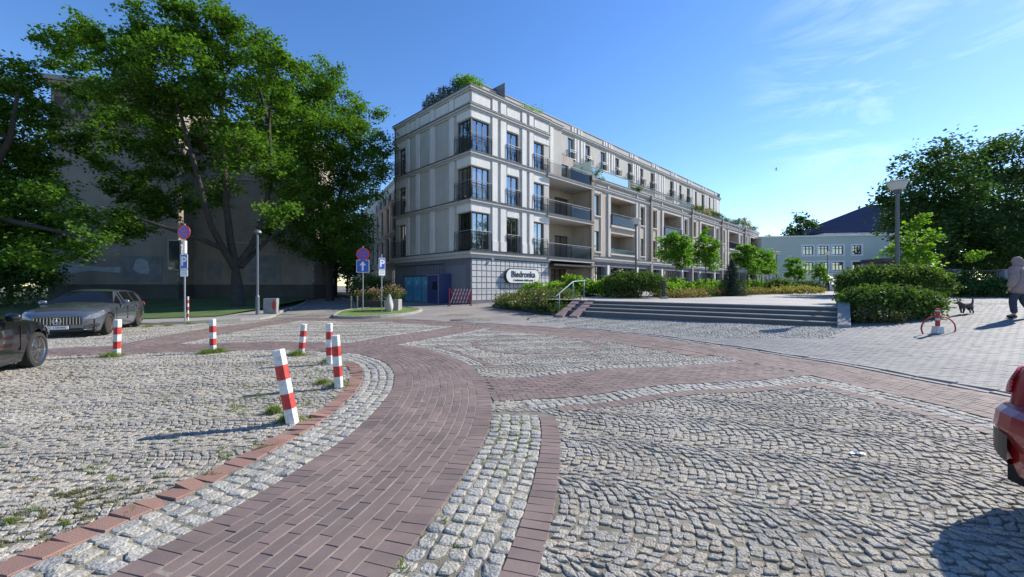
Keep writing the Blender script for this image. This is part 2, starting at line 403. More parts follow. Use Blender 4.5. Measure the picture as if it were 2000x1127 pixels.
def ring_ground():
    xs = [-1500, -500, -150, -60, -50, -42, -34, -29]+list(np.arange(-26, 18, .36))+list(np.arange(18, 61, 1.6))+[70, 100, 200, 500, 1500]
    ys = [-1200, -300, -60, -20, -10, -6]+list(np.arange(-3, 23, .36))+list(np.arange(23, 62, 1.6))+[70, 100, 200, 500, 1800]
    X, Y = np.meshgrid(xs, ys); Z = gz(X.ravel(), Y.ravel())+und(X.ravel(), Y.ravel())-np.where((Y.ravel() > 22) | (X.ravel() > 16), .05, .0105)
    V = np.stack([X.ravel(), Y.ravel(), Z], 1); nx = len(xs); F = []
    for j in range(len(ys)-1):
        for i in range(nx-1): k = j*nx+i; F.append((k, k+1, k+nx+1, k+nx))
    o = link('ground', np_mesh('ground', V, F), m_joint); tag(o, kind='structure')
ring_ground()

# main curved path: left edge of the brown band
rC = Ref([(-2.75, -2.0), (-2.5, .6), (-2.22, 2.22), (-1.99, 3.03), (-1.84, 3.8), (-1.74, 4.56), (-1.76, 5.45), (-1.93, 6.6), (-2.33, 7.8), (-2.95, 8.85), (-3.8, 9.6), (-5.2, 10.0), (-7.4, 9.95), (-10.8, 9.16), (-16, 7.7), (-26, 5)])
bricks, sandp, reds, cobl = [], [], [], []
def band(ref, a, b, s0=0, s1=None, edge=True):
    s1 = ref.L if s1 is None else s1; sg = 1 if b > a else -1; w = abs(b-a)
    poly = ref.poly(a, b, s0, s1); qs = []
    if edge:
        qs.append(course(ref, a, a+sg*.2, .102, s0, s1, gap=.004, cgap=.004)); qs.append(course(ref, b-sg*.2, b, .102, s0, s1, gap=.004, cgap=.004)); i0, w2 = .2, w-.4
    else: i0, w2 = 0, w
    nc = max(1, int(round(w2/.104))); cw = w2/nc
    for i in range(nc): qs.append(course(ref, a+sg*(i0+i*cw), a+sg*(i0+(i+1)*cw), .205, s0, s1, gap=.012, cgap=.004, phase=.5*(i % 2)+.07*random.random()))
    Q = keep(np.concatenate(qs)); bricks.append(Q); sandp.append(poly); OCC.append(poly)
def cobrows(ref, a, b, rows, s0=0, s1=None, ln=.125):
    s1 = ref.L if s1 is None else s1; poly = ref.poly(a, b, s0, s1); w = (b-a)/rows
    Q = keep(np.concatenate([course(ref, a+i*w, a+(i+1)*w, ln, s0, s1, gap=.014, cgap=.014, phase=random.random(), jl=.012) for i in range(rows)]))
    cobl.append(Q); OCC.append(poly)
def thin(ref, a, b, s0=0, s1=None, store=None, ln=.102):
    s1 = ref.L if s1 is None else s1; poly = ref.poly(a, b, s0, s1)
    Q = keep(course(ref, a, b, ln, s0, s1, gap=0, cgap=.006)); (bricks if store is None else store).append(Q); OCC.append(poly)
W1 = 1.48
band(rC, 0, -W1)
rDb = rD
KL = [(-10.6, 20.4), (-11.3, 18.7), (-12.6, 17.7), (-15.4, 16.1), (-24, 11.2), (-44, 0)]
OCC.append(KL+[(-44, 30), (-10.6, 30)])
band(rD, -.16, -1.62, s0=rD.nearest(-10.8, 20))
# cross band from the curved path to the long band
rB = Ref([(-.6, 6.25), (.75, 6.55), (2.1, 7.1), (3.55, 7.45), (4.6, 7.75), (5.4, 7.95)])
band(rB, .72, -.72)
rE = Ref([(-4.6, 9.8), (-3.95, 11.0), (-2.95, 12.9), (-1.9, 15.0), (-1.0, 17.0)])
band(rE, .72, -.72)
rF = Ref([(-9.6, 9.3), (-9.9, 11.0), (-10.5, 14.5), (-10.45, 17.5), (-10.2, 20)])
band(rF, .75, -.75)
# left field rim : four rows of big setts, then the red soldier course
sEnd = rC.nearest(-4.6, 9.95)
cobrows(rC, .0, .52, 4, 0, sEnd)
thin(rC, .52, .74, 0, rC.nearest(-3.1, 8.95), store=reds, ln=.145)
# right of the curved path
sB = rC.nearest(-1.7, 5.1)
cobrows(rC, -W1-.59, -W1, 5, 0, sB, ln=.118)
cobrows(rC, -W1-.3, -W1, 3, rC.nearest(-2.2, 7.5), sEnd-.3)
cobrows(rB, -1.1, -.72, 3, .55, rB.L-.1)
cobrows(rB, .72, 1.05, 3, .5, rB.L-.1)
cobrows(rD, -1.35, -1.62, 3, rD.nearest(-1, 16.8), rD.nearest(6.3, 9.4))
cobrows(rD, -2.05, -1.62, 3, rD.nearest(6.9, 7.5), rD.L)
cobrows(rE, .72, 1.02, 3); cobrows(rE, -1.02, -.72, 3)
cobrows(rC, -W1-.3, -W1, 3, rC.nearest(-5.3, 9.9), rC.L)
thin(rC, -W1-.59, -W1-.79, 0, rC.nearest(-1.7, 5.0))
thin(rB, -1.10, -1.30, .95, rB.L-.35)
thin(rD, -2.05, -2.25, rD.nearest(6.9, 7.2), rD.L)
thin(rD, -1.35, -2.11, rD.nearest(-.4, 16.2), rD.nearest(5.9, 9.9))
thin(rC, -W1-.3, -W1-.44, rC.nearest(-2.2, 7.3), rC.nearest(-3.4, 9.2))
# ring inlay in the middle field
rR = Ref([(-1.1, 11.6), (-.75, 10.3), (.4, 9.55), (1.6, 9.8), (2.3, 10.7), (2.1, 11.9), (1.3, 12.7)])
thin(rR, -.09, .09)
curbp = rD.poly(-.16, .02); OCC.append(curbp)
# fan fields
allf = np.concatenate([fans((-24, 8.2), (-1.5, 21), R(8))])
pl = fans((-2.3, 9), (-1.5, 12), R(-14))
def field(Q, poly): c = Q.mean(1); return Q[inside(poly, c[:, 0], c[:, 1])]
inner = rD.poly(-.2, -60)[:0]
dd = sdist(allf.mean(1)[:, 0], allf.mean(1)[:, 1]); allf = allf[dd < -.05]
rightpoly = [(-.3, -3), (.2, 2.2), (.5, 5.0), (1, 5.6), (5.2, 6.9), (9, 7), (9, -3)]
c_ = allf.mean(1); inr = inside(rightpoly, c_[:, 0], c_[:, 1]); allf = allf[~inr]
ddp = sdist(pl.mean(1)[:, 0], pl.mean(1)[:, 1]); pl = field(pl[ddp < -.05], rightpoly)
farm = fans((-3, 12), (8, 20), R(20)); 
apron = [(-2.5, 18.0), (2.1, 15.2), (4.6, 12.85), (8.4, 10.7), (10.3, 12.4), (3.24, 18.35), (2.0, 19.4)]
farm = field(farm, apron); farm = farm[sdist(farm.mean(1)[:, 0], farm.mean(1)[:, 1]) > .15]
left = keep(allf); right = keep(pl)
stones('cobblestones', np.concatenate([left]), m_cob, jit=.005, dome=.0022, cham=.004, inset=.006, zj=.0022, tilt=.002, rnd=.18)
o = stones('cobblestones', right, m_cob, zj=.003, tilt=.0024, jit=.0065, dome=.0022, cham=.004, inset=.006, rnd=.18)
stones('cobblestones', farm, m_cobl, dome=.004, zj=.003)
stones('cobblestones', np.concatenate(cobl), m_cobl, zj=.003, tilt=.0028, jit=.007, dome=.005, cham=.007, inset=.012, rnd=.2)
stones('brick_path', np.concatenate(bricks), m_brick, dome=0, inset=.003, jit=.0012, zj=.0008, tilt=.0006, cham=.0025, dz=.003)
stones('brick_edging', np.concatenate(reds), m_red, dome=0, inset=.006, jit=.003, zj=.004, tilt=.003, cham=.006, dz=.006)
print('stones', len(left), len(right), len(farm), sum(map(len, cobl)), sum(map(len, bricks)))
def strip_sheet(name, ref, a, b, s0, s1, mat, dz):
    q = np.arange(s0, s1, .12); n = len(q); m = max(2, int(abs(b-a)/.12)+1)
    V = np.zeros((m*n, 3)); V[:, :2] = np.concatenate([ref.at(q, w) for w in np.linspace(a, b, m)]); V[:, 2] = gz(V[:, 0], V[:, 1])+und(V[:, 0], V[:, 1])+dz
    F = [(j*n+i, j*n+i+1, (j+1)*n+i+1, (j+1)*n+i) for j in range(m-1) for i in range(n-1)]; return tag(link(name, np_mesh(name, V, F), mat), kind='structure')
strip_sheet('joint_sand', rC, -.02, -W1+.02, 0, rC.L, m_sand, -.0012)
m_fill = M('sett_joint_fill', (.25, .225, .165), rough=.95, var=.35, scale=7, bump=.6, bscale=80, speck=.25)
for ref_, a_, b_, s0_, s1_ in ((rC, .0, .52, 0, sEnd), (rC, -W1-.59, -W1, 0, sB), (rB, -1.1, -.72, .55, rB.L-.1), (rB, .72, 1.05, .5, rB.L-.1), (rD, -2.05, -1.62, rD.nearest(6.9, 7.5), rD.L)): strip_sheet('joint_fill', ref_, a_, b_, s0_, s1_, m_fill, -.0105)
weed_poly = [tuple(p) for p in rC.poly(.6, 3.2, 0, rC.nearest(-3.1, 8.95))]
# kerb line with its drain slot along the long band
strip_sheet('drain_channel', rD, -.16, .14, rD.nearest(-3, 18), rD.L, m_dark, -.02)
def kerb(name, ref, a, b, s0, s1, ztop, ln=1.0, mat=None, zdn=.15):
    q = course(ref, a, b, ln, s0, s1, gap=0, cgap=.008)
    return stones(name, q, mat or m_conc, h=zdn, inset=.012, dome=0, jit=.002, zj=.003, tilt=.001, dz=ztop, cham=.01)
kerb('kerb', rD, -.10, .0, rD.nearest(-3, 18), rD.L, .012, ln=.5)
kerb('kerb', rD, .05, .13, rD.nearest(2, 15.4), rD.L, .03, ln=.5)
# grey block paving climbing to the right
def bond(xr, yr, ang, L=.2, Wd=.1):
    ca, sa = math.cos(ang), math.sin(ang); cs = [(x, y) for x in xr for y in yr]; A = [x*ca+y*sa for x, y in cs]; B = [-x*sa+y*ca for x, y in cs]
    ii = np.arange(int(min(A)/L)-1, int(max(A)/L)+2); jj = np.arange(int(min(B)/Wd)-1, int(max(B)/Wd)+2)
    I, J = np.meshgrid(ii, jj); a = (I+.5*(J % 2))*L; b = J*Wd; a = a.ravel(); b = b.ravel(); g = .002
    q = [np.stack([aa*ca-bb*sa, aa*sa+bb*ca], -1) for aa, bb in ((a+g, b+g), (a+L-g, b+g), (a+L-g, b+Wd-g), (a+g, b+Wd-g))]
    Q = np.stack(q, 1); c = Q.mean(1); return Q[(c[:, 0] > xr[0]) & (c[:, 0] < xr[1]) & (c[:, 1] > yr[0]) & (c[:, 1] < yr[1])]
gp = bond((4, 27), (2.5, 19), R(-8)); c_ = gp.mean(1)
gp = gp[(sdist(c_[:, 0], c_[:, 1]) > .14)]; c_ = gp.mean(1); gp = gp[~inside(apron, c_[:, 0], c_[:, 1])]
c_ = gp.mean(1); gp = gp[~inside([(3.1, 18.4), (10.3, 12.5), (12, 17), (12, 30), (3, 30)], c_[:, 0], c_[:, 1])]
stones('grey_paving', gp, m_grey, dome=0, inset=.003, jit=.001, zj=.001, tilt=.0006, cham=.002)
print('grey', len(gp))
# wide sheets further off
m_pav = M_tiles('pale_block_paving', (.27, .245, .225), (.24, .222, .205), (.17, .155, .14), .2, .1, R(-35))
m_pavg = M_tiles('grey_block_paving', (.18, .18, .182), (.16, .16, .163), (.10, .10, .103), .2, .1, R(-8))
m_plaza = M_tiles('plaza_slabs', (.36, .34, .315), (.33, .31, .285), (.24, .22, .2), .4, .4, R(45), msize=.01)
m_lawn = M('lawn', (.06, .11, .025), rough=.95, var=.35, scale=1.5, bump=1, bscale=40, speck=.3, speck_scale=50)
m_soil = M('soil', (.08, .06, .04), rough=.95, var=.3, scale=3, bump=.8, bscale=30)
m_walk = M_tiles('walkway_slabs', (.29, .275, .255), (.26, .25, .235), (.19, .18, .17), .35, .35, R(5))
sheet('side_road', [tuple(p) for p in rD.at(np.linspace(rD.nearest(-12.2, 20.4), rD.nearest(2, 15.3), 40), .05)]+[(2.3, 19.2), (2.0, 26), (3, 34), (-4, 31), (-10.6, 37.5), (-13, 45), (-45, 103), (-52, 100), (-18.8, 36.7), (-16.2, 32), (-12.2, 21)], m_pav, dz=-.004)
sheet('grey_pavement', [tuple(p) for p in rD.at(np.linspace(rD.nearest(7.2, 4), rD.L-.1, 20), .16)][::-1]+[(7.5, 4), (10, 3), (26.8, 2.6), (26.8, 19), (12, 19), (12, 26), (70, 26), (70, -12)], m_pavg, dz=-.016)

# left footway behind its kerb, and the lawns
rK = Ref([(-13.9, 25.2), (-12.9, 22.3), (-12.1, 20.6), (-12.0, 19.2), (-12.9, 17.75), (-15.4, 16.1), (-24, 11.2), (-44, 0)])
rG = Ref([(-12.1, 20.6), (-13.3, 24), (-16.2, 32), (-21, 41), (-33, 63), (-50, 94)])
kerb('kerb', rK, -.13, 0, 0, rK.L, .10, ln=.9)
fw = [tuple(p) for p in rK.at(np.linspace(rK.nearest(-13.3, 23.5), rK.L, 60), -.13)]
fw2 = [tuple(p) for p in rK.at(np.linspace(rK.nearest(-12.6, 18.1), rK.L, 50), -2.4)]
sheet('footway', fw+fw2[::-1]+[(-14.6, 21.6), (-14.6, 24)], m_walk, dz=.09)
lawnp = fw2+[(-90, 0), (-90, 90), (-55, 100)]+[tuple(p) for p in rG.at(np.linspace(rG.nearest(-16.2, 32)-.5, rG.L, 30), .12)][::-1]+[(-14.6, 24), (-14.6, 21.6)]
def zl(x, y): return gz(x, y)+.12+.10*np.clip((y-20)/5, 0, 1)
sheet('lawn', lawnp, m_lawn, zf=zl)
kerb('kerb', rG, .0, .13, rG.nearest(-13.6, 25), rG.L, .11, ln=.9)
rH = Ref([(-10.8, 27.5), (-12.2, 31), (-15.2, 36.7), (-22, 50), (-33, 70), (-46, 94)])
kerb('kerb', rH, -.13, 0, 0, rH.L, .11, ln=.9)
sheet('verge', [tuple(p) for p in rH.at(np.linspace(.2, rH.L, 30), -.13)]+[(-44, 96), (-13.4, 46), (-11.2, 37.6), (-9.0, 33), (-9.6, 29)], m_soil, dz=.09)
# traffic island
ic = (-7.55, 21.9)
isl = [(ic[0]+a, ic[1]+b) for a, b in ((-1.7, -.9), (-1.2, -2.0), (-.2, -2.5), (1.1, -2.0), (1.9, -.9), (2.3, .6), (2.2, 2.2), (1.3, 3.3), (0, 3.6), (-1.5, 3.0), (-2.2, 1.4), (-1.7, -.9))]
rI = Ref(isl); kerb('kerb', rI, 0, .14, 0, rI.L, .13, ln=.4, mat=m_cobl)
sheet('island_grass', [tuple(p) for p in rI.at(np.linspace(0, rI.L-.2, 40), .10)], M('island_lawn', (.11, .17, .035), rough=.95, var=.3, scale=2, bump=1, bscale=40), dz=.10, step=.8)
# ================================================================== STEPS AND PLAZA
ZP = .90
sA, sB_ = Vector((3.24, 18.15)), Vector((10.1, 12.56)); sdv = (sB_-sA).normalized(); snv = Vector((-sdv.y, sdv.x))
if snv.y < 0: snv = -snv
FS = Fr((sA.x, sA.y), (sdv.x, sdv.y), (snv.x, snv.y)); SL = (sB_-sA).length
m_step = M('step_granite_shaded', (.10, .10, .102), rough=.8, var=.15, scale=2, bump=.25, bscale=90, speck=.2)  # darker than the treads: shade on the risers put into the colour
m_nose = M('step_nosing', (.32, .31, .295), rough=.75, var=.1, scale=2, bump=.2, bscale=90, speck=.15)
mb = MB(); nb = MB()
for i in range(4):
    z1 = ZP-.145*(3-i); mb.box(FS, 0, SL, .35*i, .35*i+.40, -.3, z1-.03)
    nb.box(FS, -.004, SL+.004, .35*i-.025, .35*(i+1)-.03+(.5 if i == 3 else 0), z1-.029, z1)
stairs = thing('steps', (sA.x, sA.y, 0), 'four long grey granite steps climbing to the raised plaza', 'steps')
mb.build('riser', m_step, stairs, world=True); nb.build('tread', m_nose, stairs, world=True)
plz = [FS(-3.0, 1.05, 0)[:2], FS(SL, 1.05, 0)[:2], FS(SL+.2, 1.4, 0)[:2], FS(SL+.3, 6, 0)[:2], (16.5, 20.5), (20, 30), (60, 30), (160, 60), (160, 220), (40, 220), (-6, 36), (3, 28)]
sheet('plaza', plz, m_plaza, flat=ZP+.004)
cheek = MB().prism(Fr((sB_.x, sB_.y), (snv.x, snv.y), (sdv.x, sdv.y)), [(-.35, -.2), (-.35, .42), (1.15, 1.05), (4.2, 1.05), (4.2, -.2)], .0, .32)
tag(cheek.build('stair_wall', m_conc, bevel=.02), 'sloping concrete cheek wall closing the right end of the plaza steps', 'low wall')
# two brick pram ramps over a short flight at the left end
rp = MB(); st = MB()
for i in range(4): st.box(FS, -1.2, -.004, .35*i+.003, .35*i+.42, -.3, ZP-.145*(3-i)-.004)
for a, b in ((-1.22, -.82), (-.48, -.06)):
    p = lambda t, n, z: FS(t, n, z)
    rp.hexa([p(a, -.5, .1), p(b, -.5, .1), p(b, 1.2, .1), p(a, 1.2, .1)], [p(a, -.5, .26), p(b, -.5, .26), p(b, 1.2, ZP+.03), p(a, 1.2, ZP+.03)])
ramp = thing('pram_ramp', (sA.x, sA.y, 0), 'two brown brick ramp strips with short steps between, left of the main flight', 'ramp')
rp.build('ramp_strip', M('ramp_brick', (.27, .18, .17), rough=.8, var=.2, scale=4, bump=.3), ramp, world=True); st.build('step', m_step, ramp, world=True)
# handrail beside the ramps
hr = thing('handrail', FS(-1.35, -.2, gz1(2, 19)), 'pale blue steel handrail sloping up beside the pram ramps', 'handrail')
m_rail = M('painted_steel_rail', (.15, .21, .26), rough=.5, var=0, metal=.3)
MB().tube([FS(-1.35, -.3, 1.05), FS(-1.35, -.2, 1.12), FS(-1.35, 1.3, 1.80), FS(-1.35, 2.6, 1.88)], .028).build('rail', m_rail, hr, world=True, smooth=True)
for n_, z0, z1 in ((.05, .2, 1.2), (1.3, .8, 1.78), (2.4, .8, 1.86)):
    MB().tube([FS(-1.35, n_, z0), FS(-1.35, n_, z1)], .022).build('post', m_rail, hr, world=True, smooth=True)
# planted bank between the lower paving and the plaza
def zb(x, y):
    d = (x-2.0)*.80+(y-19.4)*.1 ; t = np.clip(((x+1.4)*.86+(y-26.2)*.5)/3.2, 0, 1); return gz(x, y)+.06+(ZP+.05-gz(x, y))*t
sheet('planting_bed', [(2.25, 18.9), (1.75, 19.3), (.3, 22.6), (-1.35, 26.1), (-1.0, 27.6), (1.2, 32.2), (3.1, 34.2), (7.2, 30), (5.2, 26), (3.0, 21.5)], m_soil, zf=zb, step=.6)
# ================================================================== BUILDINGS
P0 = (-2.94, 29.0); q2 = math.sqrt(.5)
FRt = Fr(P0, (q2, q2), (q2, -q2)); FLt = Fr(P0, (-q2, q2), (-q2, -q2))
m_wall = M('render_grey', (.51, .485, .44), rough=.9, var=.08, scale=.7, bump=.15, bscale=120, streak=.11)
m_pil = M('render_pale', (.71, .69, .655), rough=.88, var=.07, scale=.8, bump=.1, bscale=120, streak=.11)
m_tan = M('render_tan', (.47, .405, .335), rough=.9, var=.10, scale=.7, bump=.15, bscale=120, streak=.16)
m_tand = M('render_tan_dark', (.27, .23, .19), rough=.9, var=.08, scale=.7, bump=.15, bscale=120)
m_corn = M('cornice_render', (.50, .48, .455), rough=.88, var=.06, scale=.8, streak=.1)
m_slate = M('plinth_slate', (.13, .14, .165), rough=.7, var=.14, scale=1.2, bump=.2, bscale=60)
m_flash = M('metal_flashing', (.055, .058, .065), rough=.5, var=.1, metal=.3)
m_frame = M('window_frame_dark', (.022, .018, .016), rough=.45, var=0)
m_glass = M('window_glass', (.012, .014, .018), rough=.03, var=0, spec=1.0, ior=2.6)
m_rail2 = M('wrought_iron', (.04, .04, .045), rough=.4, var=0, metal=.5)
m_handr = M('steel_handrail', (.22, .23, .25), rough=.55, var=0, metal=.2)
def vary_panes(m):
    t = m.node_tree; n = t.nodes.new; l = t.links.new; p = [q for q in t.nodes if q.type == 'BSDF_PRINCIPLED'][0]
    oi = n('ShaderNodeObjectInfo'); r = n('ShaderNodeValToRGB'); r.color_ramp.interpolation = 'CONSTANT'; e = r.color_ramp.elements
    e[0].color = (.012, .014, .018, 1); e[1].position = .55; e[1].color = (.05, .045, .04, 1); q = e.new(.8); q.color = (.20, .18, .155, 1)
    l(oi.outputs['Random'], r.inputs[0]); l(r.outputs[0], p.inputs['Base Color'])
vary_panes(m_glass)
m_frost = M('frosted_glass', (.42, .58, .52), rough=.25, var=.08, scale=.6, spec=.7)
m_dkglass = M('smoked_glass_panel', (.05, .06, .075), rough=.08, var=0, spec=.9, ior=1.8)
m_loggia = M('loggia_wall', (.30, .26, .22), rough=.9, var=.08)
apt = thing('apartment_building', (P0[0], P0[1], .3), 'long four-storey pale grey and tan apartment building with a supermarket in its plinth', 'building')
def B(mb, name, mat, parent=apt, **k): return mb.build(name, mat, parent, world=True, **k)
def BE(mb, name, mat, parent=apt, **k):
    return [B(p, name, mat, parent, **k) for p in mb.pieces()]
def wall(mb, fr, t0, t1, z0, z1, holes, n=0.0, depth=.22):
    ts = sorted({t0, t1, *[min(max(h[0], t0), t1) for h in holes], *[min(max(h[1], t0), t1) for h in holes]})
    zs = sorted({z0, z1, *[h[2] for h in holes], *[h[3] for h in holes]})
    for a, b in zip(ts, ts[1:]):
        for c, d in zip(zs, zs[1:]):
            m, k = (a+b)/2, (c+d)/2
            if any(h[0] < m < h[1] and h[2] < k < h[3] for h in holes): continue
            mb.quad(fr(a, n, c), fr(b, n, c), fr(b, n, d), fr(a, n, d))
    for h in holes:
        a, b, c, d = h[:4]; dp = n-(h[4] if len(h) > 4 else depth); sk = h[5] if len(h) > 5 else ''
        if 'l' not in sk: mb.quad(fr(a, n, c), fr(a, dp, c), fr(a, dp, d), fr(a, n, d))
        if 'r' not in sk: mb.quad(fr(b, n, c), fr(b, dp, c), fr(b, dp, d), fr(b, n, d))
        mb.quad(fr(a, n, c), fr(b, n, c), fr(b, dp, c), fr(a, dp, c)); mb.quad(fr(a, n, d), fr(b, n, d), fr(b, dp, d), fr(a, dp, d))
def window(fr, t0, t1, z0, z1, n=-.16, mull=1, trans=0, parent=apt, w=.06, glass=None, name='window'):
    f = MB(); g = MB(); wd = .07
    f.box(fr, t0, t0+w, n-wd, n, z0, z1); f.box(fr, t1-w, t1, n-wd, n, z0, z1)
    f.box(fr, t0+w, t1-w, n-wd, n, z0, z0+w); f.box(fr, t0+w, t1-w, n-wd, n, z1-w, z1)
    for i in range(mull):
        c = t0+(t1-t0)*(i+1)/(mull+1); f.box(fr, c-w*.7, c+w*.7, n-wd-.002, n+.004, z0+w, z1-w)
    if trans:
        f.box(fr, t0+w, t1-w, n-wd-.004, n+.002, z1-trans-w/2, z1-trans+w/2)
    fo = B(f, name, m_frame, parent)
    g.box(fr, t0+w*.5, t1-w*.5, n-.05, n-.03, z0+w*.5, z1-w*.5)
    me_off = parent.location
    go = g.build('pane', glass or m_glass, None, world=False)
    for v in go.data.vertices: v.co -= Vector(me_off)
    go.parent = fo; return fo
def railing(pts, z, h=1.15, parent=apt, gap=.11, bow=.0, glassy=False, name='railing'):
    """bar railing through plan points"""
    r = MB(); tp = MB()
    P = [Vector((p[0], p[1], 0)) for p in pts]
    tp.tube([(p.x, p.y, z+h) for p in P], .028, 6)
    r.tube([(p.x, p.y, z+.10) for p in P], .018, 6); r.tube([(p.x, p.y, z+h-.17) for p in P], .014, 6)
    for a, b in zip(P, P[1:]):
        L = (b-a).length; k = max(2, int(L/gap)); nrm = Vector((0, 0, 1)).cross(b-a).normalized()
        for i in range(k+1):
            q = a+(b-a)*i/k; post = i in (0, k)
            rr = .024 if post else .016
            if post: r.tube([(q.x, q.y, z), (q.x, q.y, z+h)], rr, 5)
            else:
                bx = bow*(1 if True else 0)
                r.tube([(q.x, q.y, z+.10), (q.x+nrm.x*bx, q.y+nrm.y*bx, z+.35), (q.x, q.y, z+h-.17)] if bow else [(q.x, q.y, z+.10), (q.x, q.y, z+h-.17)], rr, 4, cap=False)
    ro = B(r, name, m_rail2, parent)
    t = tp.build('handrail', m_handr, None)
    for v in t.data.vertices: v.co -= Vector(parent.location)
    t.parent = ro
    if glassy:
        g = MB()
        for a, b in zip(P, P[1:]):
            d = (b-a).normalized(); ff = Fr((a.x, a.y), (d.x, d.y)); g.box(ff, .03, (b-a).length-.03, -.05, -.035, z+.08, z+h-.14)
        go = g.build('panel', m_dkglass, None)
        for v in go.data.vertices: v.co -= Vector(parent.location)
        go.parent = ro
    return ro
LV = [4.07, 7.81, 11.24, 14.57]
ZT = 16.0
# ---- corner block, both street sides
wb = MB(); hR = []; hL = []
for z in LV[:3]:
    zt = z+2.42 if z > 5 else z+2.85
    hR += [(0, 1.75, z+.12, zt, .2, 'lr'), (3.55, 4.92, z+.12, zt), (6.7, 8.04, z+.12, zt)]
    hL += [(0, 1.6, z+.12, zt, .2, 'lr'), (9.0, 10.1, z+.12, zt)]
wall(wb, FRt, 0, 8.7, .1, ZT, hR); wall(wb, FLt, 0, 10.8, .1, ZT, hL)
for z in LV[:3]:
    zt = z+2.42 if z > 5 else z+2.85
    wb.quad(FRt(1.75, 0, z+.12), FRt(1.75, -.2, z+.12), FRt(1.75, -.2, zt), FRt(1.75, 0, zt)); wb.quad(FLt(1.6, 0, z+.12), FLt(1.6, -.2, z+.12), FLt(1.6, -.2, zt), FLt(1.6, 0, zt))
wb.quad(FRt(8.7, 0, .1), FRt(8.7, -7, .1), FRt(8.7, -7, ZT), FRt(8.7, 0, ZT))
wb.quad(FLt(10.8, 0, .1), FLt(10.8, -7, .1), FLt(10.8, -7, ZT), FLt(10.8, 0, ZT))
wb.quad(FRt(0, 0, ZT-.1), FRt(8.7, 0, ZT-.1), FRt(8.7, -10.8, ZT-.1), FRt(0, -10.8, ZT-.1))
B(wb, 'wall', m_wall)
pb = MB()
PR = [(2.0, 2.53), (2.87, 3.45), (5.25, 5.75), (6.12, 6.62)]; PL = [(2.0, 2.55), (4.55, 5.15), (6.75, 7.25), (8.35, 8.85)]
seg = [(4.22, 7.60), (7.97, 11.02), (11.40, 14.30), (14.78, 15.72)]
for i, (a, b) in enumerate(seg):
    for (p, q) in PR:
        pb.box(FRt, p, q, -.02, .09, a, b)
        if i == 0: pb.box(FRt, p-.02, q+.02, .088, .14, a, a+.75)
    for (p, q) in PL: pb.box(FLt, p, q, -.02, .07, a, b)
for i, z in enumerate(LV[:3]):          # pale lintel blocks over the windows
    zt = z+2.42 if z > 5 else z+2.85; zc = seg[i][1]
    pb.box(FRt, -.03, 1.80, -.02, .05, zt+.06, zc); pb.box(FLt, -.05, 1.62, -.02, .05, zt+.06, zc)
    pb.box(FRt, 3.6, 4.9, -.02, .05, zt+.06, zc); pb.box(FRt, 6.72, 8.7, -.02, .05, zt+.06, zc); pb.box(FLt, 9.0, 10.8, -.02, .05, zt+.06, zc)
for a, b in ((.0, 1.9), (3.55, 5.1), (6.75, 8.6)): pb.box(FRt, a+.06, b-.06, -.02, .03, 14.85, 15.6)
for a, b in ((.1, 1.9), (2.65, 4.45), (5.25, 6.65), (7.35, 8.25), (8.95, 10.7)): pb.box(FLt, a+.06, b-.06, -.02, .03, 14.85, 15.6)
BE(pb, 'pilaster', m_pil)
cb = MB(); fb = MB()
def cornice(fr, t0, t1, z, n=0.0, big=0, e0=0.0, e1=0.0, cb=cb, fb=fb):
    s = 1.5 if big else 1
    cb.box(fr, t0-e0*.10, t1+e1*.10, n-.05, n+.10*s, z-.30*s, z-.14*s); cb.box(fr, t0-e0*.18, t1+e1*.18, n-.05, n+.18*s, z-.139*s, z+.02)
    fb.box(fr, t0-e0*.22, t1+e1*.22, n-.05, n+.22*s, z+.022, z+.07)
for z in LV[:1]:
    cornice(FRt, 0, 8.7, z, big=1, e0=1.5); cornice(FLt, 0.002, 10.8, z, big=1)
for z in LV[1:]:
    cornice(FRt, 0, 8.7, z, e0=1); cornice(FLt, 0.002, 10.8, z)
cornice(FRt, 0, 8.7, ZT-.07, e0=1, e1=1); cornice(FLt, 0.002, 10.8, ZT-.07, e1=1)
for z in LV[:3]:
    zt = z+2.42 if z > 5 else z+2.85
    # wrap-round corner window
    wo_ = window(FRt, .10, 1.75, z+.12, zt, n=-.12, mull=2); 
    wl_ = window(FLt, .10, 1.6, z+.12, zt, n=-.12, mull=2)
    B(MB().box(FRt, -.0, .13, -.22, -.0, z+.12, zt), 'corner_post', m_frame)
    for a, b in ((3.55, 4.92), (6.7, 8.04)): window(FRt, a, b, z+.12, zt, mull=1)
    window(FLt, 9.0, 10.1, z+.12, zt, mull=1)
    h = 1.3 if z > 5 else 1.45
    railing([FLt(1.72, .16, 0), FRt(-.16, .16, 0), FRt(1.84, .16, 0)], z+.06, h, bow=.07)
    railing([FRt(3.5, .02, 0), FRt(3.5, .15, 0), FRt(4.98, .15, 0), FRt(4.98, .02, 0)], z+.06, h, bow=.07)
    railing([FRt(6.62, .02, 0), FRt(6.62, .15, 0), FRt(8.3, .15, 0)], z+.06, h, bow=.07)
    railing([FLt(8.95, .02, 0), FLt(8.95, .4, 0), FLt(10.7, .4, 0)], z+.06, h)
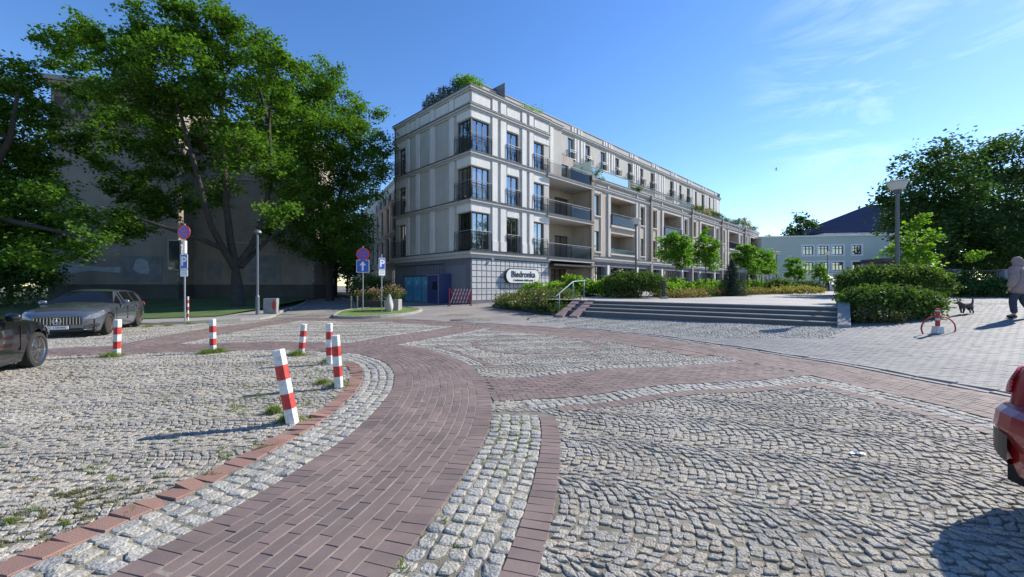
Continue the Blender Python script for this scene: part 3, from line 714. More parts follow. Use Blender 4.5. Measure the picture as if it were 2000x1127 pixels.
# ---- recessed balconies
rw = MB(); hh = []
for z in LV[:3]: hh += [(9.2, 10.6, z+.12, z+2.45), (12.2, 14.4, z+.12, z+2.45)]
wall(rw, FRt, 8.7, 15.2, 3.9, 14.57, hh, n=-2.2); wall(rw, FRt, 8.7, 15.2, .5, 3.9, [(9.4, 11.6, .7, 3.3, .3), (12.1, 14.6, .7, 3.3, .3)], n=-2.6)
rw.quad(FRt(8.7, -2.2, 3.9), FRt(15.2, -2.2, 3.9), FRt(15.2, -2.6, 3.9), FRt(8.7, -2.6, 3.9))
B(rw, 'recess_wall', m_tan)
for z in LV[:3]:
    for a, b in ((9.2, 10.6), (12.2, 14.4)): window(FRt.shift(n=-2.2), a, b, z+.12, z+2.45)
    sb = MB().box(FRt, 8.7, 15.2, -2.2, .30, z-.28, z-.02).box(FRt, 8.25, 8.698, .181, .30, z-.28, z-.02)
    B(sb, 'balcony', m_corn); B(MB().box(FRt, 8.2, 15.2, .301, .34, z-.12, z+.04), 'balcony_edge', m_flash)
    railing([FRt(8.3, .24, 0), FRt(11.6, .24, 0), FRt(15.15, .24, 0)], z-.02, 1.25)
    B(MB().box(FRt, 11.7, 15.1, .16, .175, z+.05, z+1.12), 'privacy_panel', m_dkglass)
for a, b in ((9.4, 11.6), (12.1, 14.6)): window(FRt.shift(n=-2.6), a, b, .7, 3.3, mull=2, trans=.7)
B(MB().box(FRt, 8.8, 15.1, -2.6, .5, 3.35, 3.5), 'canopy', m_flash)
# ---- long wing
ZW = 12.3; T0, BL = 15.2, 12.5; bays = [(T0+BL*i, min(T0+BL*(i+1), 75.0)) for i in range(5)]
ww = MB(); hw_ = []; ht = []; lg = MB()
lvw = [(5.05, 7.06), (8.62, 10.65)]; lvl = [(5.0, 7.1), (7.95, 10.85)]
for t0, t1 in bays:
    for a, b in ((.5, 1.45), (9.9, 10.85)):
        if t0+b < t1:
            for c, d in lvw: hw_.append((t0+a, t0+b, c, d))
    for c, d in lvl:
        if t0+8.6 < 76: hw_.append((t0+3.5, t0+8.6, c, d, 1.9))
wall(ww, FRt, T0, 75.0, 4.07, ZW, hw_)
ww.quad(FRt(T0, 0, .5), FRt(T0, -5, .5), FRt(T0, -5, ZW), FRt(T0, 0, ZW)); ww.quad(FRt(75, 0, .5), FRt(75, -12, .5), FRt(75, -12, ZW), FRt(75, 0, ZW))
ww.quad(FRt(T0, 0, 11.2), FRt(75, 0, 11.2), FRt(75, -12, 11.2), FRt(T0, -12, 11.2))
B(ww, 'wing_wall', m_tan)
pz = MB(); pp = MB()
for t0, t1 in bays:
    for c, d in lvl:
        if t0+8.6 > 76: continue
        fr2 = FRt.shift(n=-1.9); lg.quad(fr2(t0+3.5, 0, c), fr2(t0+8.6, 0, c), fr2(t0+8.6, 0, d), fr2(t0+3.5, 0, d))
        window(FRt.shift(n=-1.6), t0+3.7, t0+5.6, c+.05, d-.2, n=-.1)
    for a, b in ((.5, 1.45), (9.9, 10.85)):
        if t0+b < t1:
            for c, d in lvw:
                window(FRt, t0+a, t0+b, c, d, mull=0)
                pz.box(FRt, t0+a-.12, t0+b+.12, -.02, .12, c-.16, c-.02)
            for x in (t0+a-.30, t0+b+.10): pz.box(FRt, x, x+.18, -.02, .10, 4.75, 11.05)
            pz.box(FRt, t0+a-.12, t0+b+.10, -.02, .07, 11.051-.25, 11.05)
    if t0+8.6 < 76:
        for x in (t0+2.9, t0+8.75): pz.box(FRt, x, x+.45, -.02, .13, 4.6, 11.05)
        pz.box(FRt, t0+3.36, t0+8.74, -.02, .09, 10.86, 11.05)
        pz.box(FRt, t0+3.36, t0+8.74, -.02, .22, 7.72, 7.94); pz.box(FRt, t0+3.36, t0+8.74, -.02, .16, 4.8, 4.98)
        railing([FRt(t0+3.5, .02, 0), FRt(t0+3.5, .22, 0), FRt(t0+8.6, .22, 0), FRt(t0+8.6, .02, 0)], 7.92, 1.2, gap=.16, glassy=True)
        B(MB().box(FRt, t0+3.52, t0+8.58, -.06, -.02, 5.02, 5.5), 'parapet_panel', m_dkglass)
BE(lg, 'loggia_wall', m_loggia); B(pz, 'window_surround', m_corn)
for t0, t1 in bays+[(75.0, 76)]:
    pp.box(FRt, t0-.35, t0+.12, -.02, .26, .8, ZW-.45) if t0 < 75 else None
    pp.box(FRt, t0-.35, t0+.12, .0, .34, ZW-.449, ZW+.05) if t0 < 75 else None
BE(pp, 'pier', m_tand)
for t0, t1 in bays[1:]:
    B(MB().tube([FRt(t0+.22, .10, 4.6), FRt(t0+.22, .10, 11.1)], .05, 8), 'downpipe', m_flash)
B(MB().tube([FLt(10.6, .12, 4.3), FLt(10.6, .12, 15.8)], .05, 8), 'downpipe', m_flash)
cb2 = MB(); fb2 = MB()
for k, (t0, t1) in enumerate(bays):
    a = t0+.125; b = t1-.355 if k < 4 else t1
    cornice(FRt, a, b, 11.45, cb=cb2, fb=fb2); cornice(FRt, a, b, ZW-.05, cb=cb2, fb=fb2)
    cornice(FRt, a, b, 4.45, big=1, cb=cb2, fb=fb2)
    for x in (t0+2.9, t0+9.0): cb2.box(FRt, x, x+.3, -.02, .07, 11.53, ZW-.36)
BE(cb2, 'wing_cornice', m_corn); BE(fb2, 'wing_flashing', m_flash)
# ground floor colonnade of the wing
gw = MB(); hg = []
for t0, t1 in bays:
    for a, b in ((.5, 2.4), (3.5, 8.6), (9.6, 11.7)):
        if t0+b < 75: hg.append((t0+a, t0+b, 1.0, 3.55, .5))
wall(gw, FRt, T0, 75, .5, 4.0, hg); B(gw, 'wing_plinth', m_slate)
for h in hg[:15]: window(FRt.shift(n=-.3), h[0], h[1], 1.0, 3.55, mull=3 if h[1]-h[0] > 3 else 1, trans=.6, name='shop_window')
pw = MB()
for t0, t1 in bays:
    for x in (t0+2.75, t0+8.95): pw.box(FRt, x, x+.35, -.02, .12, .8, 3.7)
BE(pw, 'plinth_pier', m_pil)
# ---- set-back upper storeys
FU = FRt.shift(n=-2.9); ZU = 18.5; uw = MB(); hu = []
ut = [15.7+3.07*i for i in range(20)]; skip = {7, 14}
for i, t in enumerate(ut):
    if i not in skip and t < 59: hu.append((t-.5, t+.5, 14.75, 16.95))
wall(uw, FU, 12.0, 61.0, 11.0, 17.5, hu); uw.quad(FU(61, 0, 11), FU(61, -10, 11), FU(61, -10, ZU), FU(61, 0, ZU)); 
uw.quad(FU(12, 0, 11), FU(12, -10, 11), FU(12, -10, 17.5), FU(12, 0, 17.5))
uw.box(FU, 3.0, 61.0, -.5, -.35, 17.4, ZU); uw.quad(FU(3, -.5, 17.2), FU(61, -.5, 17.2), FU(61, -10, 17.2), FU(3, -10, 17.2))
uw.box(FU, 3.2, 12.0, -3, -.45, 14.0, 17.4)
# the bit that steps forward beside the corner block
wall(uw, FRt, 8.7, 11.6, 14.3, 16.5, [], n=-.9); uw.quad(FRt(11.6, -.9, 11.5), FRt(11.6, -3.2, 11.5), FRt(11.6, -3.2, 16.5), FRt(11.6, -.9, 16.5)); uw.quad(FRt(8.7, -.9, 11.24), FRt(11.6, -.9, 11.24), FRt(11.6, -.9, 14.3), FRt(8.7, -.9, 14.3)); uw.quad(FRt(8.7, -.9, 16.5), FRt(11.6, -.9, 16.5), FRt(11.6, -3.2, 16.5), FRt(8.7, -3.2, 16.5))
B(uw, 'upper_wall', m_wall)
cu, fu, pu = MB(), MB(), MB()
cornice(FU, 12.0, 61.0, 17.55, cb=cu, fb=fu, e1=1, e0=1); cornice(FU, 12.0, 61.0, 14.55, cb=cu, fb=fu); fu.box(FU, 2.95, 61.1, -.56, -.30, ZU+.002, ZU+.07)
cornice(FRt, 8.95, 11.6, 16.45, n=-.9, cb=cu, fb=fu, e1=1)
for x in (9.0, 9.9): pu.box(FRt, x, x+.45, -.92, -.83, 11.5, 16.0)
for i, t in enumerate(ut):
    if t > 60: continue
    for a in ((-1.33, -.85) if i % 2 else (.62, 1.1)):
        if 12.2 < t+a < 60.4:
            pu.box(FU, t+a, t+a+.3, -.02, .09, 11.2, 17.1); pu.box(FU, t+a, t+a+.3, -.36, -.28, 17.64, ZU-.05)
for i in skip:
    for a in (-.9, -.3, .3): pu.box(FU, ut[i]+a, ut[i]+a+.28, -.02, .11, 11.2, 17.1)
B(cu, 'upper_cornice', m_corn); B(fu, 'upper_flashing', m_flash); BE(pu, 'upper_pilaster', m_pil)
for h in hu: window(FU, h[0], h[1], h[2], h[3], mull=1)
for h in hu[:10]: railing([FU(h[0]-.1, .02, 0), FU(h[0]-.1, .32, 0), FU(h[1]+.1, .32, 0), FU(h[1]+.1, .02, 0)], 14.62, 1.0, gap=.16)
for i, (a, b, zt, n0, mat) in enumerate(((15.6, 22.6, 13.1, -.15, m_frost),)):
    B(MB().box(FRt, a, b, n0-.02, n0, ZW+.1, zt+.25), 'terrace_glass', M('pale_blue_glass', (.40, .62, .75), rough=.1, var=0, spec=.9)); B(MB().box(FRt, a, b, n0-.05, n0+.03, zt+.25, zt+.32), 'terrace_rail', m_handr)
for t in (15.3, 22.8, 40.2, 52.6):
    B(MB().prism(FRt.shift(t=t), [(0, 0)], 0, 0) if False else MB().box(FRt, t, t+.04, -2.8, -.1, 11.4, 13.9 if t < 16 else 13.4), 'terrace_divider', m_frost if t != 52.6 else m_pil)
railing([FRt(23.2, -.1, 0), FRt(40, -.1, 0)], ZW+.02, .45, gap=.5); railing([FRt(40.5, -.1, 0), FRt(74.8, -.1, 0)], ZW+.02, .45, gap=.6)
# dark screen on the roof
B(MB().box(FRt, 5.5, 5.56, -5.4, -2.2, ZT-.1, 18.9), 'roof_screen', m_slate)
B(MB().box(FU, 27, 28.2, -4, -3, ZU, ZU+.8).box(FU, 43, 44, -4, -3, ZU, ZU+.7), 'chimney', m_slate)
# ---- grid-clad plinth of the corner block
tl = MB()
for i in range(18):
    for j in range(7):
        a = .06+i*.476; z = .55+j*.435; tl.box(FRt, a, a+.40, 0.0, .05, z, z+.365)
B(tl, 'plinth_cladding', M('plinth_tiles', (.50, .50, .50), rough=.7, var=.10, scale=1.5, bump=.15, bscale=80))
B(MB().box(FRt, -.03, 8.72, -.02, .032, .1, 3.62), 'plinth_grid', m_slate)
B(MB().box(FRt, -.06, 8.74, -.02, .07, 3.62, 3.63).box(FRt, -.06, 8.74, -.02, .075, 3.631, 3.75), 'plinth_band', m_corn)
lf = MB().box(FLt, .0, 10.82, -.02, .035, .1, 3.78); lf.box(FLt, 3.2, 9.8, .036, .30, 3.3, 3.6)
B(lf, 'side_plinth', m_slate)
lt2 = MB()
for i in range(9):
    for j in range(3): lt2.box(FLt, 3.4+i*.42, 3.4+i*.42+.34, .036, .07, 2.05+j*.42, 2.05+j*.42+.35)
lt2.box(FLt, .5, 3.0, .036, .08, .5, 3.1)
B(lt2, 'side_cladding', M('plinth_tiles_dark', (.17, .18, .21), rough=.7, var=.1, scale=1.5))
for t in (1.2, 1.9): pass
B(MB().lathe([(.0, 0), (.07, 0), (.07, .12), (0, .12)], 12, (FRt(1.9, .2, 0)[0], FRt(1.9, .2, 0)[1])), 'lamp_cap', m_pil).location = Vector((0, 0, 3.5))
B(cb, 'cornice', m_corn); B(fb, 'flashing', m_flash)
# ---- street wing to the left
w_d = Vector((-.481, .877)).normalized(); Ew = Fr((-12.8, 45.0), (w_d.x, w_d.y), (-w_d.y, w_d.x))
sw = MB(); hs_ = []; wt = [1.6+3.2*i for i in range(11)]
for t in wt: hs_ += [(t-.8, t+.8, 4.5, 7.2), (t-.8, t+.8, 7.95, 10.9)]
for t in wt[::2]: hs_.append((t-.8, t+.8, 1.0, 3.4))
wall(sw, Ew, 0, 36, .2, 11.5, hs_); sw.quad(Ew(0, 0, .2), FLt(10.8, 0, .2), FLt(10.8, 0, 11.5), Ew(0, 0, 11.5))
wall(sw, Ew, -1, 36, 11.4, 15.4, [(t-.7, t+.7, 12.0, 14.2) for t in wt[:7]], n=-1.6)
sw.quad(Ew(0, 0, 11.45), Ew(36, 0, 11.45), Ew(36, -9, 11.45), Ew(0, -9, 11.45)); sw.quad(Ew(-1, -1.6, 15.4), Ew(36, -1.6, 15.4), Ew(36, -9, 15.4), Ew(-1, -9, 15.4))
sw.quad(Ew(36, 0, .2), Ew(36, -9, .2), Ew(36, -9, 15.4), Ew(36, 0, 15.4))
B(sw, 'street_wall', m_wall)
sp, scb, sfb = MB(), MB(), MB()
for i in range(12):
    for (a, b) in ((4.3, 7.3), (7.75, 10.95)): sp.box(Ew, 3.2*i-.2, 3.2*i+.2, -.02, .16, a, b)
for z in (4.1, 7.6, 11.3): cornice(Ew, 0, 36, z, cb=scb, fb=sfb)
cornice(Ew, -1, 36, 15.35, n=-1.6, cb=scb, fb=sfb)
BE(sp, 'street_pilaster', m_pil); B(scb, 'street_cornice', m_corn); B(sfb, 'street_flashing', m_flash)
for t in wt[:9]:
    window(Ew, t-.8, t+.8, 4.5, 7.2); window(Ew, t-.8, t+.8, 7.95, 10.9)
for t in wt[:6]: window(Ew.shift(n=-1.6), t-.7, t+.7, 12.0, 14.2)
railing([Ew(-.8, .1, 0), Ew(12, .1, 0)], 11.4, 1.0, gap=.3)
# ---- supermarket sign, on the corner block
sgn = thing('shop_sign', FRt(5.15, .14, 2.36), 'white pill-shaped supermarket sign reading Biedronka with dark border on the gridded wall', 'sign', rz=math.pi/4)
def pill(L, Hh, n0, n1):
    r_ = Hh/2; pts = [(L/2-r_+r_*math.cos(a), r_*math.sin(a)) for a in np.linspace(-math.pi/2, math.pi/2, 14)]+[(-L/2+r_+r_*math.cos(a), r_*math.sin(a)) for a in np.linspace(math.pi/2, math.pi*1.5, 14)]
    return MB().prism(Fr((0, 0), (1, 0), (0, -1)), pts, n0, n1)
pill(3.95, 1.2, 0, .16).build('sign_border', M('sign_black', (.02, .022, .03), rough=.4, var=0), sgn)
pill(3.81, 1.06, .161, .175).build('sign_face', M('sign_white', (.74, .75, .74), rough=.4, var=0), sgn)
m_blk = M('sign_black')
text_mb('Biedronka', .68, .012, m_blk, 'lettering', sgn, (0, -.187, .13), bold=.012)
text_mb('Codziennie niskie ceny', .25, .008, m_blk, 'lettering', sgn, (0, -.184, -.32), bold=.003)

# ================================================================== OLD DARK BUILDING, LEFT
old = thing('old_building', (-34.2, 30, .4), 'old dark brown-grey stuccoed building with studded attic frieze behind the big maple', 'building')
dl = Vector((.9615, .2747)).normalized(); FO = Fr((-34.2, 30.0), (dl.x, dl.y), (dl.y, -dl.x))
m_old = M('old_stucco', (.30, .26, .22), rough=.95, var=.22, scale=.6, bump=.3, bscale=40, streak=.06)
m_oldd = M('old_plinth', (.10, .095, .09), rough=.95, var=.2, scale=1, bump=.3)
m_olds = M('old_stone_trim', (.36, .30, .25), rough=.9, var=.15, scale=1, bump=.2)
ob = MB(); LO = 7.9; ZO = 17.1
ob.box(FO, 0, LO, -14, 0, .3, ZO-.8)
B(ob, 'wall', m_old, old)
f2 = FO.shift(t=LO, n=-2.6)
B(MB().box(f2, 0.01, 9.3, -14, 0, .3, 15.8), 'rear_wall', m_old, old)
B(MB().box(FO, -.1, LO+.12, -14, .12, .2, 1.7).box(f2, .13, 9.42, -14, .12, .2, 1.7), 'plinth', m_oldd, old)
tr = MB().box(FO, -.5, LO+.5, -14.3, .5, ZO-.35, ZO).box(FO, -.35, LO+.35, -14.2, .35, ZO-.6, ZO-.352).box(FO, -.1, LO+.2, -14.1, .2, ZO-.8, ZO-.602).box(FO, -.1, LO+.15, -14, .15, 13.6, 13.8).box(FO, -.1, LO+.12, -14, .12, 12.9, 13.3)
tr.box(f2, .51, 9.7, -14.3, .4, 15.5, 15.8).box(f2, .2, 9.5, -14.3, .2, 15.2, 15.498).box(f2, .13, 9.4, -14, .1, 10.9, 11.1).box(f2, .13, 9.4, -14, .1, 5.3, 5.45)
B(tr, 'cornice', m_olds, old)
B(MB().box(FO, .2, LO-.05, .0, .012, 13.85, 16.2), 'frieze_shade_panel', M('frieze_shadow_paint', (.09, .07, .06), rough=.95, var=.2), old)  # dark panel added behind the studs; shade between them put into its colour
dm = MB()
for r_ in range(4):
    for i in range(26):
        c = -11.6+i*.74+(r_ % 2)*.37; z = 14.15+r_*.62
        if c > LO-.3 or c < .35: continue
        k = len(dm.v); dm.v += [FO(c-.33, .01, z-.3), FO(c+.33, .01, z-.3), FO(c+.0, .01, z+.32), FO(c, .26, z-.12)]
        dm.f += [(k, k+1, k+3), (k+1, k+2, k+3), (k+2, k, k+3)]
B(dm, 'frieze', m_olds, old)
qn = MB()
for i in range(26):
    z = 1.9+i*.52; qn.box(f2, 9.31, 9.36 if i % 2 else 9.42, -.02-.5*(i % 2)-.4, .0, z, z+.45)
    if z < 13: qn.box(FO, LO+.004, LO+.05, -.4-.3*(i % 2), .0, z, z+.45)
B(qn, 'quoin', M('pale_quoin', (.42, .36, .30), rough=.9, var=.1), old)
# boards and patches on its wall
m_board = M('faded_board', (.22, .22, .22), rough=.8, var=.25, scale=1.5)
tb = MB().box(FO, 4.4, 6.9, .002, .03, 1.9, 3.9); B(tb, 'painted_patch', m_board, old)
B(MB().prism(FO, [(5.2, 3.6), (5.0, 2.9), (5.3, 2.6), (6.0, 2.5), (6.1, 2.9), (5.9, 3.6), (5.5, 3.7)], .031, .036).prism(FO, [(.4, 2.6), (.4, 3.3), (3.2, 3.0), (4.2, 3.05), (4.2, 2.6), (2.4, 2.75), (1.4, 2.55)], .002, .006), 'bare_plaster', M('pale_plaster', (.42, .43, .45), rough=.9, var=.2, scale=3), old)
BE(MB().box(f2, 4.2, 6.7, .002, .03, 1.9, 4.3).box(f2, 1.0, 2.1, .002, .03, 2.1, 3.9), 'covered_window', m_board, old)
npb = thing('number_plate', FO(5.2, .05, 5.6), 'small blue house number plate reading 7 on the dark stucco wall', 'sign', rz=math.atan2(dl.y, dl.x))
MB().box(W0, -.32, .32, -.03, 0, -.24, .24).build('plate', M('sign_blue', (.02, .09, .45), rough=.4, var=0), npb, bevel=.004)
m_white = M('sign_white'); text_mb('7', .42, .004, m_white, 'digit', npb, (0, -.036, 0), bold=.008)
ds = thing('notice_case', FO(LO-.05, .3, 3.0), 'pale glazed notice case on the corner of the dark building', 'notice case', rz=math.atan2(dl.y, dl.x))
MB().box(W0, -.42, .42, -.1, 0, -.2, 2.2).build('frame', M('grey_metal', (.35, .36, .38), rough=.4, var=0, metal=.5), ds, bevel=.01); MB().box(W0, -.36, .36, -.112, -.1, -.12, 2.12).build('pane', m_dkglass, ds)

# ================================================================== SCHOOL, FAR RIGHT
sch = thing('school_building', (46, 76, ZP), 'pale green two-storey school with a dark blue hipped roof beyond the plaza', 'building')
m_sch = M('pale_green_render', (.47, .53, .47), rough=.9, var=.05, scale=.4); m_schw = M('white_surround', (.72, .73, .72), rough=.8, var=.04)
m_slateroof = M('blue_slate_roof', (.022, .034, .075), rough=.95, var=.12, scale=.5, bump=.1, bscale=12, spec=0)
sdr = Vector((1, -.16)).normalized(); ys0 = 76.0; FSc = Fr((PX(1487, ys0), ys0), (sdr.x, sdr.y), (sdr.y, -sdr.x))
def tsc(px):
    r_ = (px-1000)/FPX; ox, oy = FSc.o; return (r_*oy-ox)/(sdr.x-r_*sdr.y)
sb_ = MB(); hs2 = []
for a, b in ((1568, 1588), (1598, 1617.5), (1626, 1646.5), (1665, 1682)):
    hs2.append((tsc(a), tsc(b), 7.4-.1, 9.0-.1)); hs2.append((tsc(a), tsc(b), 4.4, 5.9))
zs1 = 10.6; LSc = tsc(1780)
wall(sb_, FSc, 0, LSc, ZP, zs1, hs2, depth=.2); sb_.quad(FSc(0, 0, ZP), FSc(0, -25, ZP), FSc(0, -25, zs1), FSc(0, 0, zs1)); sb_.quad(FSc(0, 0, zs1-.05), FSc(LSc, 0, zs1-.05), FSc(LSc, -25, zs1-.05), FSc(0, -25, zs1-.05))
def BS(mb, n, m): return B(mb, n, m, sch)
BS(sb_, 'wall', m_sch)
sr = MB()
for h in hs2:
    window(FSc, h[0], h[1], h[2], h[3], mull=2, trans=.5, parent=sch, w=.1)
    a, b, c, d = h[:4]
    sr.box(FSc, a-.3, a-.02, -.02, .06, c-.3, d+.3).box(FSc, b+.02, b+.3, -.02, .06, c-.3, d+.3).box(FSc, a-.019, b+.019, -.02, .06, c-.3, c-.02).box(FSc, a-.019, b+.019, -.02, .06, d+.02, d+.3)
BS(sr, 'window_surround', m_schw); BS(MB().box(FSc, -.2, LSc+.2, -25, .25, zs1, zs1+.25), 'parapet', m_schw)
F5 = FSc.shift(n=-9); ta, tb2 = 15.0, 50
BS(MB().box(F5, ta+.4, tb2, -20, 0, zs1, 12.3), 'upper_wall', m_schw)
up = MB()
for i in range(9): up.box(F5, ta+2+i*3, ta+3.6+i*3, .0, .05, 11.3, 12.0)
BE(up, 'upper_window', m_glass, sch)
rf = MB(); zr0, zr1 = 12.3, 19.6
e = [F5(ta-.8, 1.2, zr0), F5(tb2, 1.2, zr0), F5(tb2, -22, zr0), F5(ta-.8, -22, zr0)]; rg = [F5(ta+15, -10, zr1), F5(tb2, -10, zr1)]
rf.quad(e[0], e[1], rg[1], rg[0]); rf.quad(e[3], e[0], rg[0]); rf.quad(e[2], e[3], rg[0], rg[1]); rf.quad(*e)
BS(rf, 'roof', m_slateroof)
td = ta+17; BS(MB().box(F5, td, td+3.6, -3.4, -.6, 13.6, 14.6), 'dormer', m_slateroof); BS(MB().box(F5, td+1.3, td+2.3, -.598, -.56, 13.8, 14.4), 'dormer_window', m_white)
# porch
Fp = FSc.shift(t=tsc(1690), n=5.0); lp = 9.5; pm = MB(); m_porch = M('porch_brown', (.10, .075, .075), rough=.7, var=.1)
pm.box(Fp, -.8, lp+2, -5, .5, 5.6, 6.2)
for i in range(8): pm.box(Fp, i*1.5, i*1.5+.45, -.4, 0, ZP, 5.6)
pm.box(Fp, 0, lp, -.7, -.5, ZP, 2.6)
BS(pm, 'porch', m_porch)
pg = MB()
for i in range(6): pg.box(Fp, i*1.5+.5, i*1.5+1.45, -4.9, -4.85, 2.0, 5.3)
BS(pg, 'porch_glazing', M('cream_blind', (.55, .50, .36), rough=.7, var=.1))
# balustrade in front of the school
bl = thing('balustrade', (PX(1500, 56), 56, ZP), 'pale stone balustrade running in front of the green school', 'balustrade')
FB = Fr((PX(1480, 58), 58.0), (1, -.05), (-.05, -1)); bm_ = MB(); L_ = PX(1640, 57)-PX(1480, 58)
bm_.box(FB, 0, L_, -.3, 0, 1.0, 2.2); B(bm_, 'base_wall', M('grey_stone_wall', (.26, .26, .28), rough=.9, var=.15), bl)
b3 = MB().box(FB, 0, L_, -.35, .05, 3.2, 3.4)
for i in range(int(L_/.45)): b3.box(FB, i*.45, i*.45+.2, -.25, -.05, 2.2, 3.2)
B(b3, 'baluster', M('pale_stone', (.5, .5, .5), rough=.85, var=.1), bl)
st2 = thing('entrance_stairs', (PX(1640, 50), 50, ZP), 'pale stone entrance stairs with sloping white cheek walls before the school', 'stairs')
s3 = MB()
for i in range(9): s3.box(W0, PX(1634, 50), PX(1668, 50), 50+i*.45, 56, ZP, ZP+.16*(i+1))
B(s3, 'step', M('pale_stone'), st2)
c3 = MB()
for px in (1632, 1652):
    x = PX(px, 50); c3.hexa([(x, 49.5, ZP), (x+.6, 49.5, ZP), (x+.9, 56, ZP), (x+.3, 56, ZP)], [(x, 49.5, 1.3), (x+.6, 49.5, 1.3), (x+1.6, 56, 3.6), (x+1.0, 56, 3.6)])
B(c3, 'cheek_wall', m_schw, st2)
# low wall and gate behind the right-hand trees
fw_ = thing('boundary_wall', (PX(1870, 27), 27, .8), 'grey rendered boundary wall in the shade under the right-hand trees', 'wall')
B(MB().box(W0, PX(1868, 27.0), PX(1868, 27)+26, 27, 27.3, .7, 2.0), 'panel', M('grey_render', (.22, .22, .25), rough=.9, var=.12), fw_)
gp_ = MB()
for i in range(7): x = PX(1868, 27)+i*3.4; gp_.box(W0, x-.25, x+.25, 26.95, 27.4, .7, 2.7)
B(gp_, 'pillar', M('grey_render_pillar', (.26, .26, .29), rough=.9, var=.1), fw_)
fr_ = MB()
for i in range(6):
    for j in range(10): x = PX(1868, 27)+i*3.4+.5+j*.27; fr_.box(W0, x, x+.03, 27.1, 27.13, 2.0, 2.6)
    x = PX(1868, 27)+i*3.4; fr_.box(W0, x+.25, x+3.15, 27.09, 27.14, 2.58, 2.63)
B(fr_, 'fence_bar', m_rail2, fw_)
# ================================================================== STREET FURNITURE
m_wpaint = M('white_paint', (.62, .61, .575), rough=.6, var=.20, scale=14, bump=.15, bscale=60, speck=.16, speck_scale=22)
m_rpaint = M('red_paint', (.47, .04, .03), rough=.55, var=.28, scale=14, bump=.1, bscale=60)
m_galv = M('galvanised_steel', (.34, .35, .36), rough=.45, var=.1, metal=.6)
m_blue = M('sign_blue'); m_red_s = M('sign_red', (.62, .02, .03), rough=.4, var=0)
m_dkpole = M('dark_pole', (.12, .125, .13), rough=.5, var=.1, metal=.3)
def bollard(px, py, ptop, pxt, label, flip=0, r=.070):
    x, y = G(px, py); h = (py-ptop)/FPX*y*1.0; lean = (pxt-px)/FPX*y
    t = thing('bollard', (x, y, -.01), label, 'bollard', 'red and white bollards round the cobbled corner')
    ax = Vector((lean, 0, h)).normalized(); L = h/ax.z
    cuts = [0, .20, .38, .58, .78, 1.0]
    cuts = [0, .21, .41, .60, .79, 1.0]
    for i in range(5):
        k = MB(); a, b = cuts[i]*L, cuts[i+1]*L-.0005
        prof = [(r, a), (r, b)] if i < 4 else [(r, a), (r, b-.012), (r*.93, b-.003), (r*.6, b)]
        k.lathe(prof, 8)
        rot = Vector((0, 0, 1)).rotation_difference(ax).to_matrix(); k.v = [tuple(rot@Vector(v)) for v in k.v]
        ring = (i % 2 == 1)
        k.build('red_band' if ring else 'white_band', m_rpaint if ring else m_wpaint, t)
    return t
bollard(572, 826, 681, 543, 'nearest red and white bollard, leaning left beside the red brick edging')
bollard(662, 755, 653, 655, 'upright red and white bollard just in front of another near the curve of the path')
bollard(644, 709, 630, 643, 'red and white bollard standing half behind the one beside the red edging')
bollard(588, 692, 632, 594, 'red and white bollard tilted right with a grass tuft at its foot')
bollard(416, 687, 622, 415, 'upright red and white bollard between the sign pole and the cobbled corner')
bollard(228, 695, 623, 230, 'red and white bollard in front of the silver estate car')
bs_ = thing('bollard', (PX(367, 17.6), 17.6, .08), 'slim short red and white post right behind the parking sign pole', 'bollard')
for i in range(7): MB().lathe([(.035, i*.15), (.035, i*.15+.149)], 8).build('red_band' if i % 2 else 'white_band', m_rpaint if i % 2 else m_wpaint, bs_)

def disc(r, n0, n1, seg=28): return MB().prism(Fr((0, 0), (1, 0), (0, -1)), [(r*math.cos(a), r*math.sin(a)) for a in np.linspace(0, 2*math.pi, seg, endpoint=False)], n0, n1)
def rrect(wd, hh, n0, n1, r_=.04):
    pts = []
    for cx, cy, a0 in ((wd/2-r_, hh/2-r_, 0), (-wd/2+r_, hh/2-r_, math.pi/2), (-wd/2+r_, -hh/2+r_, math.pi), (wd/2-r_, -hh/2+r_, 1.5*math.pi)):
        pts += [(cx+r_*math.cos(a0+a), cy+r_*math.sin(a0+a)) for a in np.linspace(0, math.pi/2, 4)]
    return MB().prism(Fr((0, 0), (1, 0), (0, -1)), pts, n0, n1)
def at_z(mb, z, x=0): mb.v = [(a+x, b, c+z) for a, b, c in mb.v]; return mb
def no_stop(t, z, r=.3):
    at_z(disc(r, .03, .045), z).build('round_plate', m_red_s, t)
    k = at_z(disc(r*.80, .046, .052), z).build('blue_disc', m_blue, t)
    x = MB(); rr = r*.80
    for s in (1, -1):
        for (a, b) in (((-.56, -.56*s), (.56, .56*s)),):
            d = Vector((b[0]-a[0], b[1]-a[1])).normalized(); nn = Vector((-d.y, d.x))*.085
            x.prism(Fr((0, 0), (1, 0), (0, -1)), [((a[0]+nn.x)*rr*1.22, (a[1]+nn.y)*rr*1.22+z), ((b[0]+nn.x)*rr*1.22, (b[1]+nn.y)*rr*1.22+z), ((b[0]-nn.x)*rr*1.22, (b[1]-nn.y)*rr*1.22+z), ((a[0]-nn.x)*rr*1.22, (a[1]-nn.y)*rr*1.22+z)], .0525+.001*s, .056+.001*s)
    x.build('red_cross', m_red_s, t)
def pole(t, h, r=.03, mat=None): MB().lathe([(r, 0), (r, h)], 10).build('pole', mat or m_galv, t, smooth=False)
